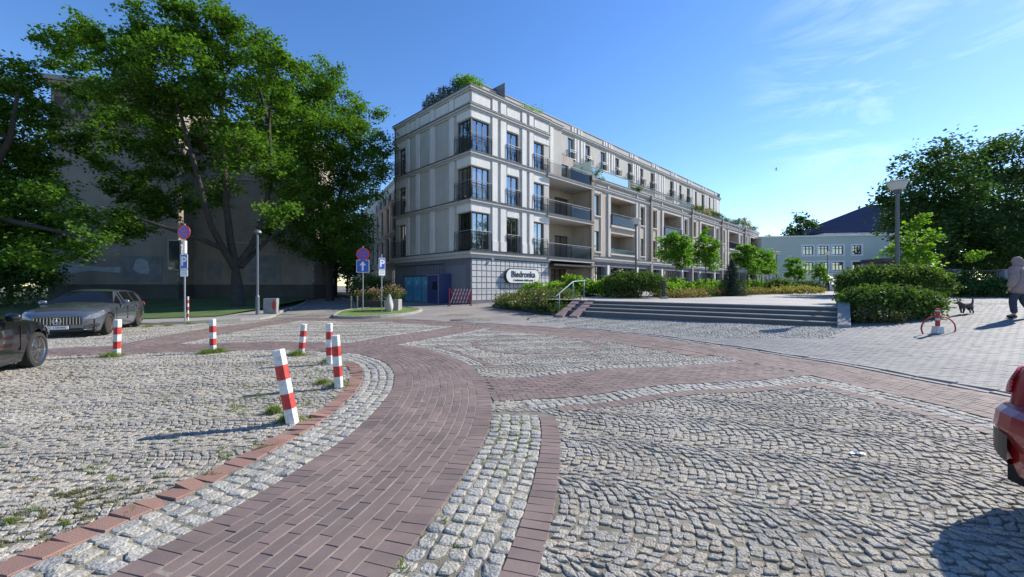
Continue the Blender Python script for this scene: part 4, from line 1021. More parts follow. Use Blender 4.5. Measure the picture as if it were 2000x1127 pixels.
def P_plate(t, z, w_=.5, h_=.6, sub=True):
    at_z(rrect(w_, h_, .03, .042), z).build('white_rim', m_white, t); at_z(rrect(w_-.05, h_-.05, .0425, .046), z).build('blue_plate', m_blue, t)
    text_mb('P', h_*.86, .003, m_white, 'letter', t, (0, -.05, z), bold=.016)
    if sub:
        at_z(rrect(w_, h_*.5, .03, .042, .02), z-h_*.78).build('plate_below', m_white, t)
        l = MB()
        for j in range(3): l.box(W0, -w_*.38, w_*.38, -.045, -.042, z-h_*.86+j*.08, z-h_*.84+j*.08)
        l.build('small_print', m_blk, t)
Yp = 17.3
s1 = thing('road_sign', (PX(361, Yp), Yp, .09), 'tall pole with a no-stopping disc above a blue parking sign beside the silver car', 'road sign', rz=-.15)
pole(s1, PZ(437, Yp)-.09); P_plate(s1, PZ(511, Yp)-.09, .36, .62)
sleeve = MB().lathe([(.075, PZ(490, Yp)-.2), (.075, PZ(470, Yp)-.1)], 12); sleeve.build('sleeve', m_white, s1)
k1 = thing('tmp', (0, 0, 0), None, None) if False else None
def sub_at(t, dx, rz): pass
no_stop(s1, PZ(454, Yp)-.09, .31)
Y2 = 23.6
s2 = thing('road_sign', (PX(709, Y2), Y2, .1), 'no-stopping disc over a blue one-way arrow plate on the traffic island', 'road sign', rz=.03)
pole(s2, PZ(484, Y2)); no_stop(s2, PZ(496.5, Y2)-.1, .38)
zz = PZ(520, Y2)-.1; at_z(rrect(.74, .74, .03, .042), zz).build('white_rim', m_white, s2); at_z(rrect(.68, .68, .0425, .046), zz).build('blue_plate', m_blue, s2)
ar = MB().prism(Fr((0, 0), (1, 0), (0, -1)), [(-.055, zz-.27), (.055, zz-.27), (.055, zz+.05), (.19, zz+.05), (0, zz+.29), (-.19, zz+.05), (-.055, zz+.05)], .047, .050); ar.build('white_arrow', m_white, s2)
Y3 = 22.6
s3_ = thing('road_sign', (PX(745.5, Y3), Y3, .1), 'narrow blue parking sign with a plate below on the right pole of the island', 'road sign', rz=.75)
pole(s3_, PZ(500, Y3)); P_plate(s3_, PZ(515, Y3)-.1, .37, .64)

def lamp(x, y, z0, h, r, label, group, head=.34, hh=.42, dark=True, rz=0):
    t = thing('street_lamp', (x, y, z0), label, 'street lamp', group)
    m = m_dkpole
    MB().lathe([(r*1.7, 0), (r*1.7, .9), (r*1.05, .95), (r*.8, h-hh)], 12).build('pole', m, t, smooth=False)
    MB().lathe([(r*1.5, h-hh-.08), (r*2.0, h-hh), (r*1.6, h-hh+.03)], 12).build('collar', m, t)
    MB().lathe([(head*.45, h-hh+.031), (head*.62, h-hh+.06), (head*.95, h-.09)], 16).build('lantern', M('lantern_glass', (.60, .58, .54), rough=.35, var=.05), t)
    MB().lathe([(head*1.04, h-.089), (head*1.0, h-.05), (head*.4, h)], 16).build('cap', M('lantern_cap', (.48, .47, .46), rough=.5, var=.05), t)
    return t
lamp(15.05, 15.8, .85, PZ(352, 15.8)-.85, .075, 'tall street lamp with a flared lantern rising behind the hedge by the steps', 'plaza lamps')
lamp(PX(1242, 24), 24, ZP, PZ(426, 24)-ZP, .06, 'street lamp rising behind the large round bush', 'plaza lamps', head=.30)
lamp(PX(1517, 44), 44, ZP, PZ(491, 44)-ZP, .06, 'distant short lamp before the balustrade of the green school', 'plaza lamps', head=.34)
lamp(PX(1616, 50), 50, ZP, PZ(492, 50)-ZP, .05, 'farthest thin lamp in front of the entrance stairs of the school', 'plaza lamps', head=.34)
lp2 = thing('street_lamp', (PX(503, 20.6), 20.6, .13), 'plain grey lamp post in front of the big maple trunk', 'street lamp')
hp = PZ(457, 20.6)-.13; MB().lathe([(.09, 0), (.09, .9), (.055, 1.0), (.045, hp)], 12).build('pole', M('grey_pole', (.13, .15, .17), rough=.5, var=.1, metal=.3), lp2); MB().lathe([(.12, hp), (.20, hp+.06), (.16, hp+.16), (.03, hp+.22)], 12).build('lamp_head', m_dkpole, lp2)
# utility box
ub = thing('utility_box', (PX(527, 21.3), 21.3, .15), 'small white utility cabinet with a red emblem at the edge of the lawn', 'utility box', rz=.1)
MB().box(W0, -.33, .33, 0, .3, 0, .78).build('cabinet', M('dirty_white', (.25, .25, .245), rough=.6, var=.2, scale=3), ub, bevel=.012); MB().prism(W0, [(.10, .3), (.2, .12), (.28, .32), (.27, .58), (.18, .72), (.11, .52)], -.012, -.002).build('red_emblem', m_rpaint, ub)
# big street furniture on the island: stone, planter, short posts
def rock(name, loc, sx, sy, sz, mat, label, cat, seed=1, top=.35):
    rr = random.Random(seed); bm = bmesh.new(); bmesh.ops.create_icosphere(bm, subdivisions=3, radius=1)
    for v in bm.verts:
        f = 1+.10*math.sin(v.co.x*4+seed)+.08*math.sin(v.co.y*5+v.co.z*3)+rr.uniform(-.02, .02); zz_ = (v.co.z+1)/2
        v.co = Vector((v.co.x*sx*(1-zz_*(1-top))*f, v.co.y*sy*(1-zz_*(1-top))*f, zz_*sz))
    me = bpy.data.meshes.new(name); bm.to_mesh(me); bm.free(); o = link(name, me, mat, smooth=True); o.location = loc; return tag(o, label, cat)
rock('boulder', (PX(760.5, 22.4), 22.4, .1), .30, .28, 1.05, M('pale_boulder', (.42, .39, .35), rough=.9, var=.2, scale=3, bump=.4, bscale=20), 'pale upright pointed stone beside the concrete planter', 'stone')
pl_ = thing('planter', (PX(769, 23.4), 23.4, .1), 'square concrete planter at the right end of the traffic island', 'planter')
MB().box(W0, -.38, .38, -.38, .38, 0, .72).build('tub', m_conc, pl_, bevel=.03); MB().box(W0, -.33, .33, -.33, .33, .722, .735).build('soil', m_soil, pl_)
pl2 = thing('planter', (PX(727, 25.6), 25.6, .1), 'low dark planter full of pink flowers behind the sign pole', 'planter')
MB().box(W0, -.9, .9, -.4, .4, 0, .55).build('tub', M('dark_wood', (.05, .04, .035), rough=.9, var=.2), pl2, bevel=.03); MB().box(W0, -.8, .8, -.33, .33, .551, .56).build('soil', m_soil, pl2)
for i, px in enumerate((685.5, 697.5)):
    p_ = thing('short_post', (PX(px, 24.2), 24.2, .1), ('left', 'right')[i]+' one of two short dark ornamental posts behind the island', 'post', 'short ornamental posts')
    MB().lathe([(.075, 0), (.075, .1), (.045, .14), (.045, .62), (.07, .64), (.07, .68), (.045, .72)], 12).build('shaft', m_dkpole, p_); MB().lathe([(.02, .72), (.065, .77), (.065, .83), (.01, .89)], 12).build('cap', m_dkpole, p_)
# parcel lockers and vending unit on the shady side
def tlp(px, n=0.0):
    r_ = (px-1000)/FPX; o = FLt.shift(n=n).o; return (o[0]-r_*o[1])/(q2*(1+r_))*1.0
FLk = FLt.shift(n=.0)
m_lk = M('locker_blue', (.07, .25, .40), rough=.4, var=.1, scale=2); m_lkd = M('unit_navy', (.04, .055, .15), rough=.4, var=.06)
lk_names = ('leftmost of three teal parcel lockers standing against the grey plinth', 'middle one of three teal parcel lockers against the grey plinth', 'teal parcel locker next to the navy vending unit')
for i in range(3):
    a = 7.75-i*1.30; fr = FLt
    o_ = fr(a, .85, .3); t = thing('parcel_locker', o_, lk_names[i], 'parcel locker', 'teal parcel lockers')
    B(MB().box(fr, a-1.24, a, .12, .80, .25, 2.35), 'cabinet', m_lk, t)
    dm_ = MB()
    for r_ in range(4):
        for c in range(2): dm_.box(fr, a-1.2+c*.6, a-.64+c*.6, .802, .82, .36+r_*.5, .82+r_*.5)
    B(dm_, 'compartment_doors', M('locker_door', (.11, .34, .52), rough=.35, var=.15, scale=1.2), t)
    B(MB().box(fr, a-1.24, a, .10, .95, 2.352, 2.42), 'roof', m_lkd, t)
    B(MB().box(fr, a-.8, a-.45, .821, .825, 1.7, 2.0), 'sticker', M('sticker_cyan', (.25, .5, .6), rough=.4, var=.2, scale=6), t)
vu = thing('vending_unit', FLt(3.1, 1, .3), 'tall navy blue vending unit between the lockers and the folding barrier', 'vending machine')
B(MB().box(FLt, 2.2, 3.75, .12, 1.25, .22, 2.5), 'cabinet', m_lkd, vu)
B(MB().box(FLt, 3.752, 3.80, .2, 1.2, .3, 2.45).box(FLt, 2.2, 2.26, 1.252, 1.28, .25, 2.45).box(FLt, 3.68, 3.75, 1.252, 1.28, .25, 2.45).box(FLt, 2.27, 3.67, 1.252, 1.27, 2.38, 2.45), 'frame', m_galv, vu)
B(MB().box(FLt, 2.4, 3.0, 1.252, 1.262, 1.3, 1.9), 'front_panel', M('dark_screen', (.02, .02, .03), rough=.2, var=0), vu)
# red and white expanding barrier
gb = thing('folding_barrier', G(898, 594.5, .3)+(.28,), 'red and white expanding lattice barrier in front of the building corner', 'barrier')
Yb = 27.6; xa, xb = PX(877, Yb), PX(921, Yb+.3); FBb = Fr((xa, Yb), ((xb-xa), .3)); Lb = 1.0
nrm_ = math.hypot(xb-xa, .3); FBb = Fr((xa, Yb), ((xb-xa)/nrm_, .3/nrm_)); Lb = nrm_
gb.location = (xa, Yb, .28)
for t0 in (0, Lb-.06): B(MB().box(FBb, t0, t0+.06, -.03, .03, .26, 1.45).box(FBb, t0-.02, t0+.08, -.3, .3, .24, .29), 'end_post', m_rpaint, gb)
for i in range(6):
    a = .08+i*(Lb-.3)/6; k = MB().hexa([FBb(a, .0, .42), FBb(a+.05, .0, .42), FBb(a+.05, .015, .42), FBb(a, .015, .42)], [FBb(a+.34, .0, 1.38), FBb(a+.39, .0, 1.38), FBb(a+.39, .015, 1.38), FBb(a+.34, .015, 1.38)]); B(k, 'slat', m_wpaint, gb)
    k = MB().hexa([FBb(a+.34, .02, .42), FBb(a+.39, .02, .42), FBb(a+.39, .035, .42), FBb(a+.34, .035, .42)], [FBb(a, .02, 1.38), FBb(a+.05, .02, 1.38), FBb(a+.05, .035, 1.38), FBb(a, .035, 1.38)]); B(k, 'slat', m_rpaint, gb)
# low rail along the gridded plinth
lr = thing('guard_rail', FRt(1.5, .8, .3), 'low grey guard rail in front of the gridded wall', 'guard rail')
B(MB().tube([FRt(-.3, .9, 1.25), FRt(6.2, .9, 1.25)], .025, 6), 'rail', m_galv, lr)
for t in (-.2, 2.4, 5.0): B(MB().tube([FRt(t, .9, .2), FRt(t, .9, 1.25)], .025, 6), 'post', m_galv, lr)
# parking post with two curved arms
zp = gz1(11.1, 10.5); pb_ = thing('parking_barrier', (11.05, 10.5, zp-.01), 'red and white parking post with two curved red arms by the shrubs', 'parking barrier')
MB().hexa([(-.10, -.10, 0), (.10, -.10, 0), (.10, .10, 0), (-.10, .10, 0)], [(-.08, -.08, .2), (.08, -.08, .2), (.08, .08, .2), (-.08, .08, .2)]).build('foot', m_wpaint, pb_, bevel=.01)
for i, (a, b, m) in enumerate(((.2, .36, m_rpaint), (.361, .42, m_wpaint), (.421, .60, m_rpaint), (.601, .64, m_wpaint), (.641, .68, m_rpaint))): MB().lathe([(.055, a), (.05, b)], 12).build('band', m, pb_)
for s, zf in ((-1, 0), (1, 0)):
    pts = [(s*(.04+.44*math.sin(a)), -.02, .47-.30*(1-math.cos(a))-.02*a) for a in np.linspace(0, 2.05, 14)]
    MB().tube(pts, .019, 6).build('arm', m_rpaint, pb_, smooth=True)
pb_.scale = (.92, .92, .95)
# dark litter post by the round bush, utility lids
bn = thing('litter_bin', (PX(1296, 21.5), 21.5, ZP), 'narrow dark litter bin on a small stone foot right of the round bush', 'litter bin')
MB().box(W0, -.07, .07, -.07, .07, .12, .95).build('body', M('anthracite', (.03, .033, .045), rough=.5, var=.1), bn, bevel=.01); MB().box(W0, -.16, .18, -.14, .14, 0, .118).build('foot', m_conc, bn, bevel=.01)
def cover(px, py, r, label):
    x, y = G(px, py); x, y = G(px, py, gz1(x, y)); z = gz1(x, y)
    o = MB().lathe([(r, 0), (r, .012), (r*.94, .016), (r*.90, .010), (r*.3, .012)], 24).build('manhole_cover', M('cast_iron', (.14, .13, .12), rough=.6, var=.2, scale=8, metal=.3, bump=.4), None); o.location = (x, y, z); tag(o, label, 'manhole cover')
cover(897, 624.5, .42, 'round iron manhole cover on the pale paving before the building corner')
# crumpled plastic litter
lx, ly = G(1675, 890); V = []; F = []
for j in range(5):
    for i in range(12): V.append((i*.012-.07+random.uniform(-.003, .003), j*.012-.03+math.sin(i)*.005, .012+random.uniform(0, .016)*math.sin(math.pi*i/11)))
for j in range(4):
    for i in range(11): k = j*12+i; F.append((k, k+1, k+13, k+12))
o = link('plastic_scrap', np_mesh('plastic_scrap', V, F), M('clear_plastic', (.72, .76, .82), rough=.25, var=.1, scale=30)); o.location = (lx, ly, .01); o.rotation_euler = (0, 0, -.15); tag(o, 'crumpled strip of pale plastic litter on the cobbles', 'litter')
# a bird far up
bv = [(0, .25, 0), (.06, 0, .03), (0, -.3, 0), (-.06, 0, .03), (.55, -.05, .22), (.25, .12, .1), (.22, -.08, .08), (-.55, -.05, .22), (-.25, .12, .1), (-.22, -.08, .08), (0, 0, -.08)]
bf = [(0, 1, 3), (1, 2, 3), (0, 1, 10), (1, 2, 10), (2, 3, 10), (3, 0, 10), (1, 5, 4), (1, 4, 6), (3, 8, 7), (3, 7, 9)]
me = bpy.data.meshes.new('bird'); me.from_pydata(bv, [], bf); o = link('bird', me, m_blk); o.location = (PX(1516, 60), 60, PZ(332, 60)); o.rotation_euler = (.3, .2, .9); tag(o, 'small dark bird flying high against the blue sky', 'bird')

# ================================================================== CARS
m_tyre = M('tyre_rubber', (.018, .018, .018), rough=.85, var=.1); m_under = M('underbody', (.008, .008, .008), rough=.9, var=0)
m_cglass = M('car_glass', (.006, .007, .008), rough=.04, var=0, spec=.35, ior=1.4)
m_lens = M('headlamp_lens', (.25, .27, .30), rough=.12, var=.1, scale=5, metal=.5, coat=1)
m_chrome = M('chrome', (.6, .62, .64), rough=.12, var=0, metal=1); m_blkp = M('black_trim', (.015, .015, .016), rough=.35, var=0)
def car(name, loc, heading, label, paint, rimmat, L=4.93, W=1.85, H=1.46, wb=2.94, fo=.86, wr=.345, style='estate', group=None, detail=1):
    """x forward (front at 0, body runs to -L), built about the front axle"""
    t = thing(name, loc, label, 'car', group, rz=math.atan2(heading[1], heading[0]))
    xf = fo; xr_ = fo-L; XA, XB = 0.0, -wb; hw = W/2
    X = np.unique(np.round(np.concatenate([np.linspace(xf, xr_, 75), xf-np.array([.01, .03, .06, .10, .16]), xr_+np.array([.01, .03, .07, .12, .2]), XA+np.linspace(-.42, .42, 17), XB+np.linspace(-.42, .42, 17)]), 4))[::-1]
    def I(tab, x): a = sorted(tab); return float(np.interp(x, [p[0] for p in a], [p[1] for p in a]))
    hoodend = -.62
    top = [(xf, .62), (xf-.04, .70), (xf-.14, .76), (xf-.5, .86), (0, .915), (hoodend+.1, .985), (hoodend, 1.0), (-1.6, .985), (XB, 1.0), (xr_+.5, 1.01), (xr_+.14, .98), (xr_+.05, .90), (xr_, .70)]
    if style == 'hatch': top = [(xf, .66), (xf-.05, .74), (xf-.2, .84), (0, .96), (hoodend, 1.05), (-1.6, 1.03), (XB, 1.06), (xr_+.45, 1.08), (xr_+.26, 1.05), (xr_+.18, .95), (xr_+.13, .70), (xr_, .62)]
    wid = [(xf, .60), (xf-.03, .70), (xf-.10, .80), (xf-.25, .90), (xf-.5, .965), (0, 1.0), (-1.2, .985), (XB, 1.0), (xr_+.45, .965), (xr_+.2, .91), (xr_+.08, .84), (xr_+.02, .76), (xr_, .68)]
    bot = [(xf, .30), (xf-.06, .22), (xf-.2, .19), (0, .19), (-wb, .20), (xr_+.3, .24), (xr_+.06, .30), (xr_, .38)]
    Vv, Ff = [], []; rings = []
    for x in X:
        zt, w_, zb0 = I(top, x), hw*I(wid, x), I(bot, x)
        zb = zb0; arch = False
        for xw in (XA, XB):
            d = abs(x-xw)
            if d < wr+.06: zb = max(zb, wr+math.sqrt((wr+.06)**2-d*d)-.0); arch = True
        zm = max(.50 if not arch else .0, zb+.02); zm = min(zm, zt-.16); zb = min(zb, zm-.015)
        fl = .012 if arch else 0
        pts = [(w_*.93+fl, zb), (w_+fl, zm), (w_*.995, min(zt-.10, max(zm+.03, .72))), (w_*.965, zt-.045), (w_*.90, zt), (w_*.55, zt+.045 if x > hoodend else zt+.01), (0, zt+.06 if x > hoodend else zt+.01)]
        rings.append([(x, -y, z) for y, z in pts]+[(x, y, z) for y, z in pts[-2::-1]])
    n = len(rings[0])
    for r_ in rings: Vv += r_
    for i in range(len(rings)-1):
        for j in range(n-1): k = i*n+j; Ff.append((k, k+1, k+n+1, k+n))
    Ff.append(tuple(range(n))); Ff.append(tuple((len(rings)-1)*n+j for j in range(n-1, -1, -1)))
    me = bpy.data.meshes.new('body'); me.from_pydata(Vv, [], Ff); bo = link('body', me, paint, t, smooth=True)
    ed = bo.modifiers.new('es', 'EDGE_SPLIT'); ed.split_angle = R(32)
    MB().box(W0, xr_+.12, xf-.12, -hw*.84, hw*.84, .16, .60).build('underbody', m_under, t)
    # greenhouse
    ws0, ws1 = hoodend+.02, hoodend-.85
    if style == 'estate': rr0, rr1 = xr_+.62, xr_+.14; roof = [(ws0, 1.0), (ws1, H-.06), (ws1-.4, H-.005), (-1.9, H), (-2.9, H-.03), (rr0, H-.085), (rr1, 1.02)]
    elif style == 'saloon': rr0, rr1 = xr_+1.75, xr_+.75; roof = [(ws0, 1.0), (ws1, H-.06), (ws1-.4, H-.005), (-1.8, H), (rr0, H-.08), (rr1, 1.02)]
    else: rr0, rr1 = xr_+.62, xr_+.28; roof = [(ws0, 1.05), (ws1, H-.06), (ws1-.4, H-.005), (-1.9, H), (rr0, H-.05), (rr1, 1.07)]
    XG = np.linspace(ws0, rr1, 46); body2, glass = MB(), MB()
    XG = np.unique(np.concatenate([XG, [ws1, rr0]]))[::-1]
    pill = [(ws1+.12-.0, ws1-.02), (-1.62, -1.74), (-2.62, -2.72), (rr0+.10, rr0-.9)]
    if style == 'estate': pill = [(ws1+.1, ws1-.02), (-1.66, -1.76), (-2.62, -2.70), (rr0+.16, rr1-.1)]
    P_ = []
    for x in XG:
        zr = I(roof, x); zb = I(top, x)-.01; zr = max(zr, zb+.002); f = (zr-zb)/(H-.98)
        wbm = hw*.90*min(1, I(wid, x)+.02); wt_ = wbm-(wbm-hw*.66)*f
        P_.append([(x, -wbm, zb), (x, -wt_-.015*f, zr-.07*f), (x, -wt_+.09*f, zr-.005*f), (x, -wt_*.5, zr+.015*f), (x, 0, zr+.02*f)])
    for i in range(len(P_)-1):
        xm = (XG[i]+XG[i+1])/2; front = xm > ws1+.0; rear = xm < rr0
        pl = any(a > xm > b for a, b in pill)
        for s in (1, -1):
            A_, Bq = [(x, y*s, z) for x, y, z in P_[i]], [(x, y*s, z) for x, y, z in P_[i+1]]
            (body2 if pl else glass).quad(A_[0], Bq[0], Bq[1], A_[1])
            body2.quad(A_[1], Bq[1], Bq[2], A_[2])
            for j in (2, 3): (glass if (front or rear) else body2).quad(A_[j], Bq[j], Bq[j+1], A_[j+1])
    def merged(mb, nm, mt):
        o = mb.build(nm, mt, t); bm = bmesh.new(); bm.from_mesh(o.data); bmesh.ops.remove_doubles(bm, verts=bm.verts, dist=.001); bmesh.ops.recalc_face_normals(bm, faces=bm.faces)
        for f in bm.faces: f.smooth = True
        bm.to_mesh(o.data); bm.free(); o.modifiers.new('es', 'EDGE_SPLIT').split_angle = R(35); return o
    merged(body2, 'roof', paint); merged(glass, 'window_band', m_cglass)
    # wheels
    for xw in (XA, XB):
        for s in (1, -1):
            y0 = s*(hw-.20); y1 = s*(hw-.005)
            w_ = MB().lathe([(wr*.6, y0), (wr*.97, y0), (wr, y0+s*.03), (wr, y1-s*.03), (wr*.97, y1-s*.006), (wr*.76, y1), (wr*.74, y1-s*.02)], 36, (xw, wr), 'y').build('wheel', m_tyre, t, smooth=False)
            rm = MB().lathe([(wr*.745, y1-s*.012), (wr*.70, y1-s*.004), (wr*.66, y1-s*.03), (wr*.66, y1-s*.10)], 36, (xw, wr), 'y', cap=False)
            rm.lathe([(.055, y1-s*.06), (.055, y1-s*.012), (.03, y1-s*.006)], 14, (xw, wr), 'y')
            for k in range(10):
                a = k*math.pi/5+(.12 if k % 2 else -.12); ca_, sa_ = math.cos(a), math.sin(a)
                p = lambda r_, o_, yy: (xw+r_*ca_-o_*sa_, yy, wr+r_*sa_+o_*ca_)
                rm.hexa([p(.04, -.016, y1-s*.045), p(wr*.69, -.011, y1-s*.05), p(wr*.69, .011, y1-s*.05), p(.04, .016, y1-s*.045)], [p(.04, -.016, y1-s*.014), p(wr*.69, -.011, y1-s*.022), p(wr*.69, .011, y1-s*.022), p(.04, .016, y1-s*.014)])
            ro = rm.build('rim', rimmat, None); ro.parent = w_
            bd = MB().lathe([(.155, y1-s*.12), (.155, y1-s*.10)], 20, (xw, wr), 'y').build('brake_disc', m_galv, None); bd.parent = w_
    # mirrors, handles, lamps
    for s in (1, -1):
        mm = MB(); mm.lathe([(.02, -.09), (.075, -.07), (.09, 0), (.08, .08), (.03, .11)], 10, (0, 0), 'y'); mm.v = [(x*.75+hoodend-.42, y+s*(hw+.10), z*.9+1.04) for x, y, z in mm.v]
        mm.box(W0, hoodend-.45, hoodend-.40, min(s*hw*.88, s*(hw+.06)), max(s*hw*.88, s*(hw+.06)), .99, 1.02); mm.build('mirror', paint, t, smooth=True)
        for xh in (-1.42, -2.38):
            MB().box(W0, xh-.10, xh+.10, s*hw*.985 if s > 0 else s*hw*.985-.025, s*hw*.985+.025 if s > 0 else s*hw*.985, .84, .868).build('door_handle', m_chrome if detail else paint, t, bevel=.006)
        for xd in (-.60, -1.68, -2.66):
            MB().box(W0, xd-.003, xd+.003, min(s*hw*.95, s*hw*.9995), max(s*hw*.95, s*hw*.9995), .42, .86).build('door_gap', m_under, t)
    return t, hw, xf, xr_, I, top, wid
def lampshape(t, name, pts, ysign, mat, push=.0):
    """patch given as (x,y,z) corner rows"""
    mb = MB(); 
    for i in range(len(pts)-1):
        a, b = pts[i], pts[i+1]; mb.quad(a[0], a[1], b[1], b[0])
    mb.v = [(x, y*ysign, z) for x, y, z in mb.v]; o = mb.build(name, mat, t, smooth=True); m = o.modifiers.new('sd', 'SOLIDIFY'); m.thickness = .03; m.offset = 0; return o
def patch(t, I, top, wid, hw, name, rows, mat, out=.016, th=.02):
    '''rows: (x, z0, z1) down the flank; lies on the body skin on both sides'''
    rr = []
    for a, b in zip(rows, rows[1:]):
        for k in range(5): rr.append(tuple(a[i]+(b[i]-a[i])*k/5 for i in range(3)))
    rows = rr+[rows[-1]]
    for s in (1, -1):
        mb = MB(); P = []
        for (x, z0, z1) in rows:
            w_ = hw*I(wid, x); zt = I(top, x); f = lambda z: w_*float(np.interp(z, [.2, .5, zt-.10, zt-.045, zt], [.93, 1.0, .995, .965, .90]))+out
            P.append([(x, s*f(z), z) for z in np.linspace(z0, min(z1, zt-.03), 4)])
        for a, b in zip(P, P[1:]):
            for j in range(3): mb.quad(a[j], a[j+1], b[j+1], b[j])
        o = mb.build(name, mat, t, smooth=True); m = o.modifiers.new('sd', 'SOLIDIFY'); m.thickness = th; m.offset = 0
m_grey_paint = M('graphite_paint', (.14, .16, .19), rough=.19, var=.02, metal=.6, coat=1)
m_bronze = M('bronze_rim', (.22, .15, .11), rough=.35, var=.1, metal=.8)
t, hw, xf, xr_, I, top, wid = car('parked_car', (-13.35-.877*.82, 13.3-.48*.82, 0), (.48, -.877), 'silver-grey estate car with vertical-bar grille parked nose out by the footway', m_grey_paint, m_bronze)
# front: grille, star emblem, intakes, lamps, plate
FX = lambda y: xf-.028
SP = lambda tt, x, z: 0
gpan = MB()
for i in range(16):
    a = -.52+i*.065; b = a+.065; gpan.quad((xf+.012, a, .41), (xf+.012, b, .41), (xf+.012, b, .65), (xf+.012, a, .65))
go = gpan.build('grille', m_blkp, t)
gbm = MB()
for i in range(15):
    a = -.49+i*.07; gbm.box(W0, xf+.013, xf+.03, a-.010, a+.010, .42, .64)
o = gbm.build('grille_bars', m_chrome, None); o.parent = go
em = MB()
for k in range(28):
    a0, a1 = k*math.pi/14, (k+1)*math.pi/14
    em.quad(*[(FX(0)+.075, r_*math.cos(a), .53+r_*math.sin(a)) for r_, a in ((.105, a0), (.105, a1), (.088, a1), (.088, a0))])
for k in range(3):
    a = math.pi/2+k*2*math.pi/3; em.v += [(FX(0)+.078, .095*math.cos(a), .53+.095*math.sin(a)), (FX(0)+.078, .022*math.cos(a+1.05), .53+.022*math.sin(a+1.05)), (FX(0)+.085, 0, .53), (FX(0)+.078, .022*math.cos(a-1.05), .53+.022*math.sin(a-1.05))]
    q = len(em.v)-4; em.f += [(q, q+1, q+2), (q, q+2, q+3)]
eo = em.build('emblem', m_chrome, t); eo.modifiers.new('s', 'SOLIDIFY').thickness = .012
MB().box(Fr((FX(0)+.06, 0), (0, 1), (1, 0)), -.26, .26, .03, .045, .285, .385).build('number_plate', m_white, t); text_mb('ZY 1WWE', .095, .002, m_blk, 'plate_text', t, (FX(0)+.108, 0, .335), rz=math.pi/2)
pa = lambda n_, rows, m_, **k: patch(t, I, top, wid, hw, n_, rows, m_, **k)
pa('headlight', [(xf-.005, .58, .64), (xf-.03, .565, .68), (xf-.07, .56, .70), (xf-.14, .57, .74), (xf-.25, .60, .78), (xf-.40, .66, .82), (xf-.50, .72, .84)], m_lens)
pa('air_intake', [(xf-.01, .30, .38), (xf-.04, .28, .42), (xf-.10, .28, .44), (xf-.20, .30, .43), (xf-.30, .33, .40)], m_blkp)
pa('bumper_blade', [(xf-.00, .235, .27), (xf-.06, .24, .27), (xf-.14, .245, .275), (xf-.28, .27, .30)], m_grey_paint, out=.03)
pa('tail_light', [(xr_+.01, .78, .93), (xr_+.06, .78, .95), (xr_+.16, .80, .96), (xr_+.32, .84, .96)], m_red_s)
MB().box(W0, xf-.10, xf-.0, -.55, .55, .20, .28).build('lower_intake', m_blkp, t, bevel=.02)
m_blackp = M('black_paint', (.012, .013, .014), rough=.18, var=0, metal=.2, coat=1)
hb = Vector((-.47, .88)).normalized()
t, hw, xf, xr_, I, top, wid = car('parked_car', (-9.36-.88*.86, 7.93-.47*.86, 0), (hb.x, hb.y), 'glossy black car cut off by the left edge, only its front wing in view', m_blackp, m_chrome, style='saloon', L=4.7, wb=2.8, H=1.43, fo=.80)
patch(t, I, top, wid, hw, 'headlight', [(xf-.01, .58, .64), (xf-.05, .56, .69), (xf-.14, .57, .73), (xf-.25, .60, .77), (xf-.36, .66, .80)], m_lens)
m_redp = M('red_car_paint', (.28, .008, .012), rough=.3, var=0, metal=.2, coat=.5)
hr_ = Vector((.97, -.22)).normalized(); fo_, L_c = .82, 4.2
rc = Vector((3.56, 3.0)); lat = Vector((-hr_.y, hr_.x))                 # rear-left corner of the bumper
fa = rc-lat*.72+hr_*(L_c-fo_)
t, hw, xf, xr_, I, top, wid = car('parked_car', (fa.x, fa.y, 0), (hr_.x, hr_.y), 'red hatchback cut off by the right edge, only its rear corner in view', m_redp, m_chrome, style='hatch', L=L_c, W=1.80, H=1.50, wb=2.6, fo=fo_)
patch(t, I, top, wid, hw, 'tail_light', [(xr_+.16, .80, .84), (xr_+.19, .79, .95), (xr_+.25, .79, .99), (xr_+.34, .82, 1.0), (xr_+.52, .88, .98)], M('tail_lens', (.45, .01, .01), rough=.08, var=.25, scale=12, coat=1), out=.022)
bmp = MB(); 
for i in range(14):
    a = -math.pi/2+i*math.pi/14; b = a+math.pi/14
    fx = lambda q, e: (xr_+.34-(.36+e)*math.cos(q)**.5 if math.cos(q) > 0 else xr_+.34, .86*math.sin(q)*(1+e*.2)/1.0)
    (x0, y0), (x1, y1) = fx(a, .05), fx(b, .05); (x2, y2), (x3, y3) = fx(a, .0), fx(b, .0); (x4, y4), (x5, y5) = fx(a, .07), fx(b, .07)
    bmp.quad((x2+.16, y2*.93, .735), (x3+.16, y3*.93, .735), (x3, y3, .72), (x2, y2, .72)); bmp.quad((x2, y2, .72), (x3, y3, .72), (x1, y1, .68), (x0, y0, .68)); bmp.quad((x0, y0, .68), (x1, y1, .68), (x5, y5, .58), (x4, y4, .58)); bmp.quad((x4, y4, .58), (x5, y5, .58), (x3+.05, y3*.97, .23), (x2+.05, y2*.97, .23))
bmp.build('rear_bumper', m_redp, t, smooth=True)
for s in (1, -1):
    vb = MB(); P = []
    for a in np.linspace(.70, 1.12, 6):
        x0, y0 = fx(s*a, .062); P.append([(x0-.006, y0, .34+.13*(a-.62)), (x0-.006, y0, .56-.06*abs(a-1.0))])
    for a, b in zip(P, P[1:]): vb.quad(a[0], a[1], b[1], b[0])
    vb.build('bumper_vent', m_blkp, t)
MB().box(W0, xr_+.03, xr_+.2, -.36, .36, .28, .32).build('diffuser', m_blkp, t, bevel=.02)
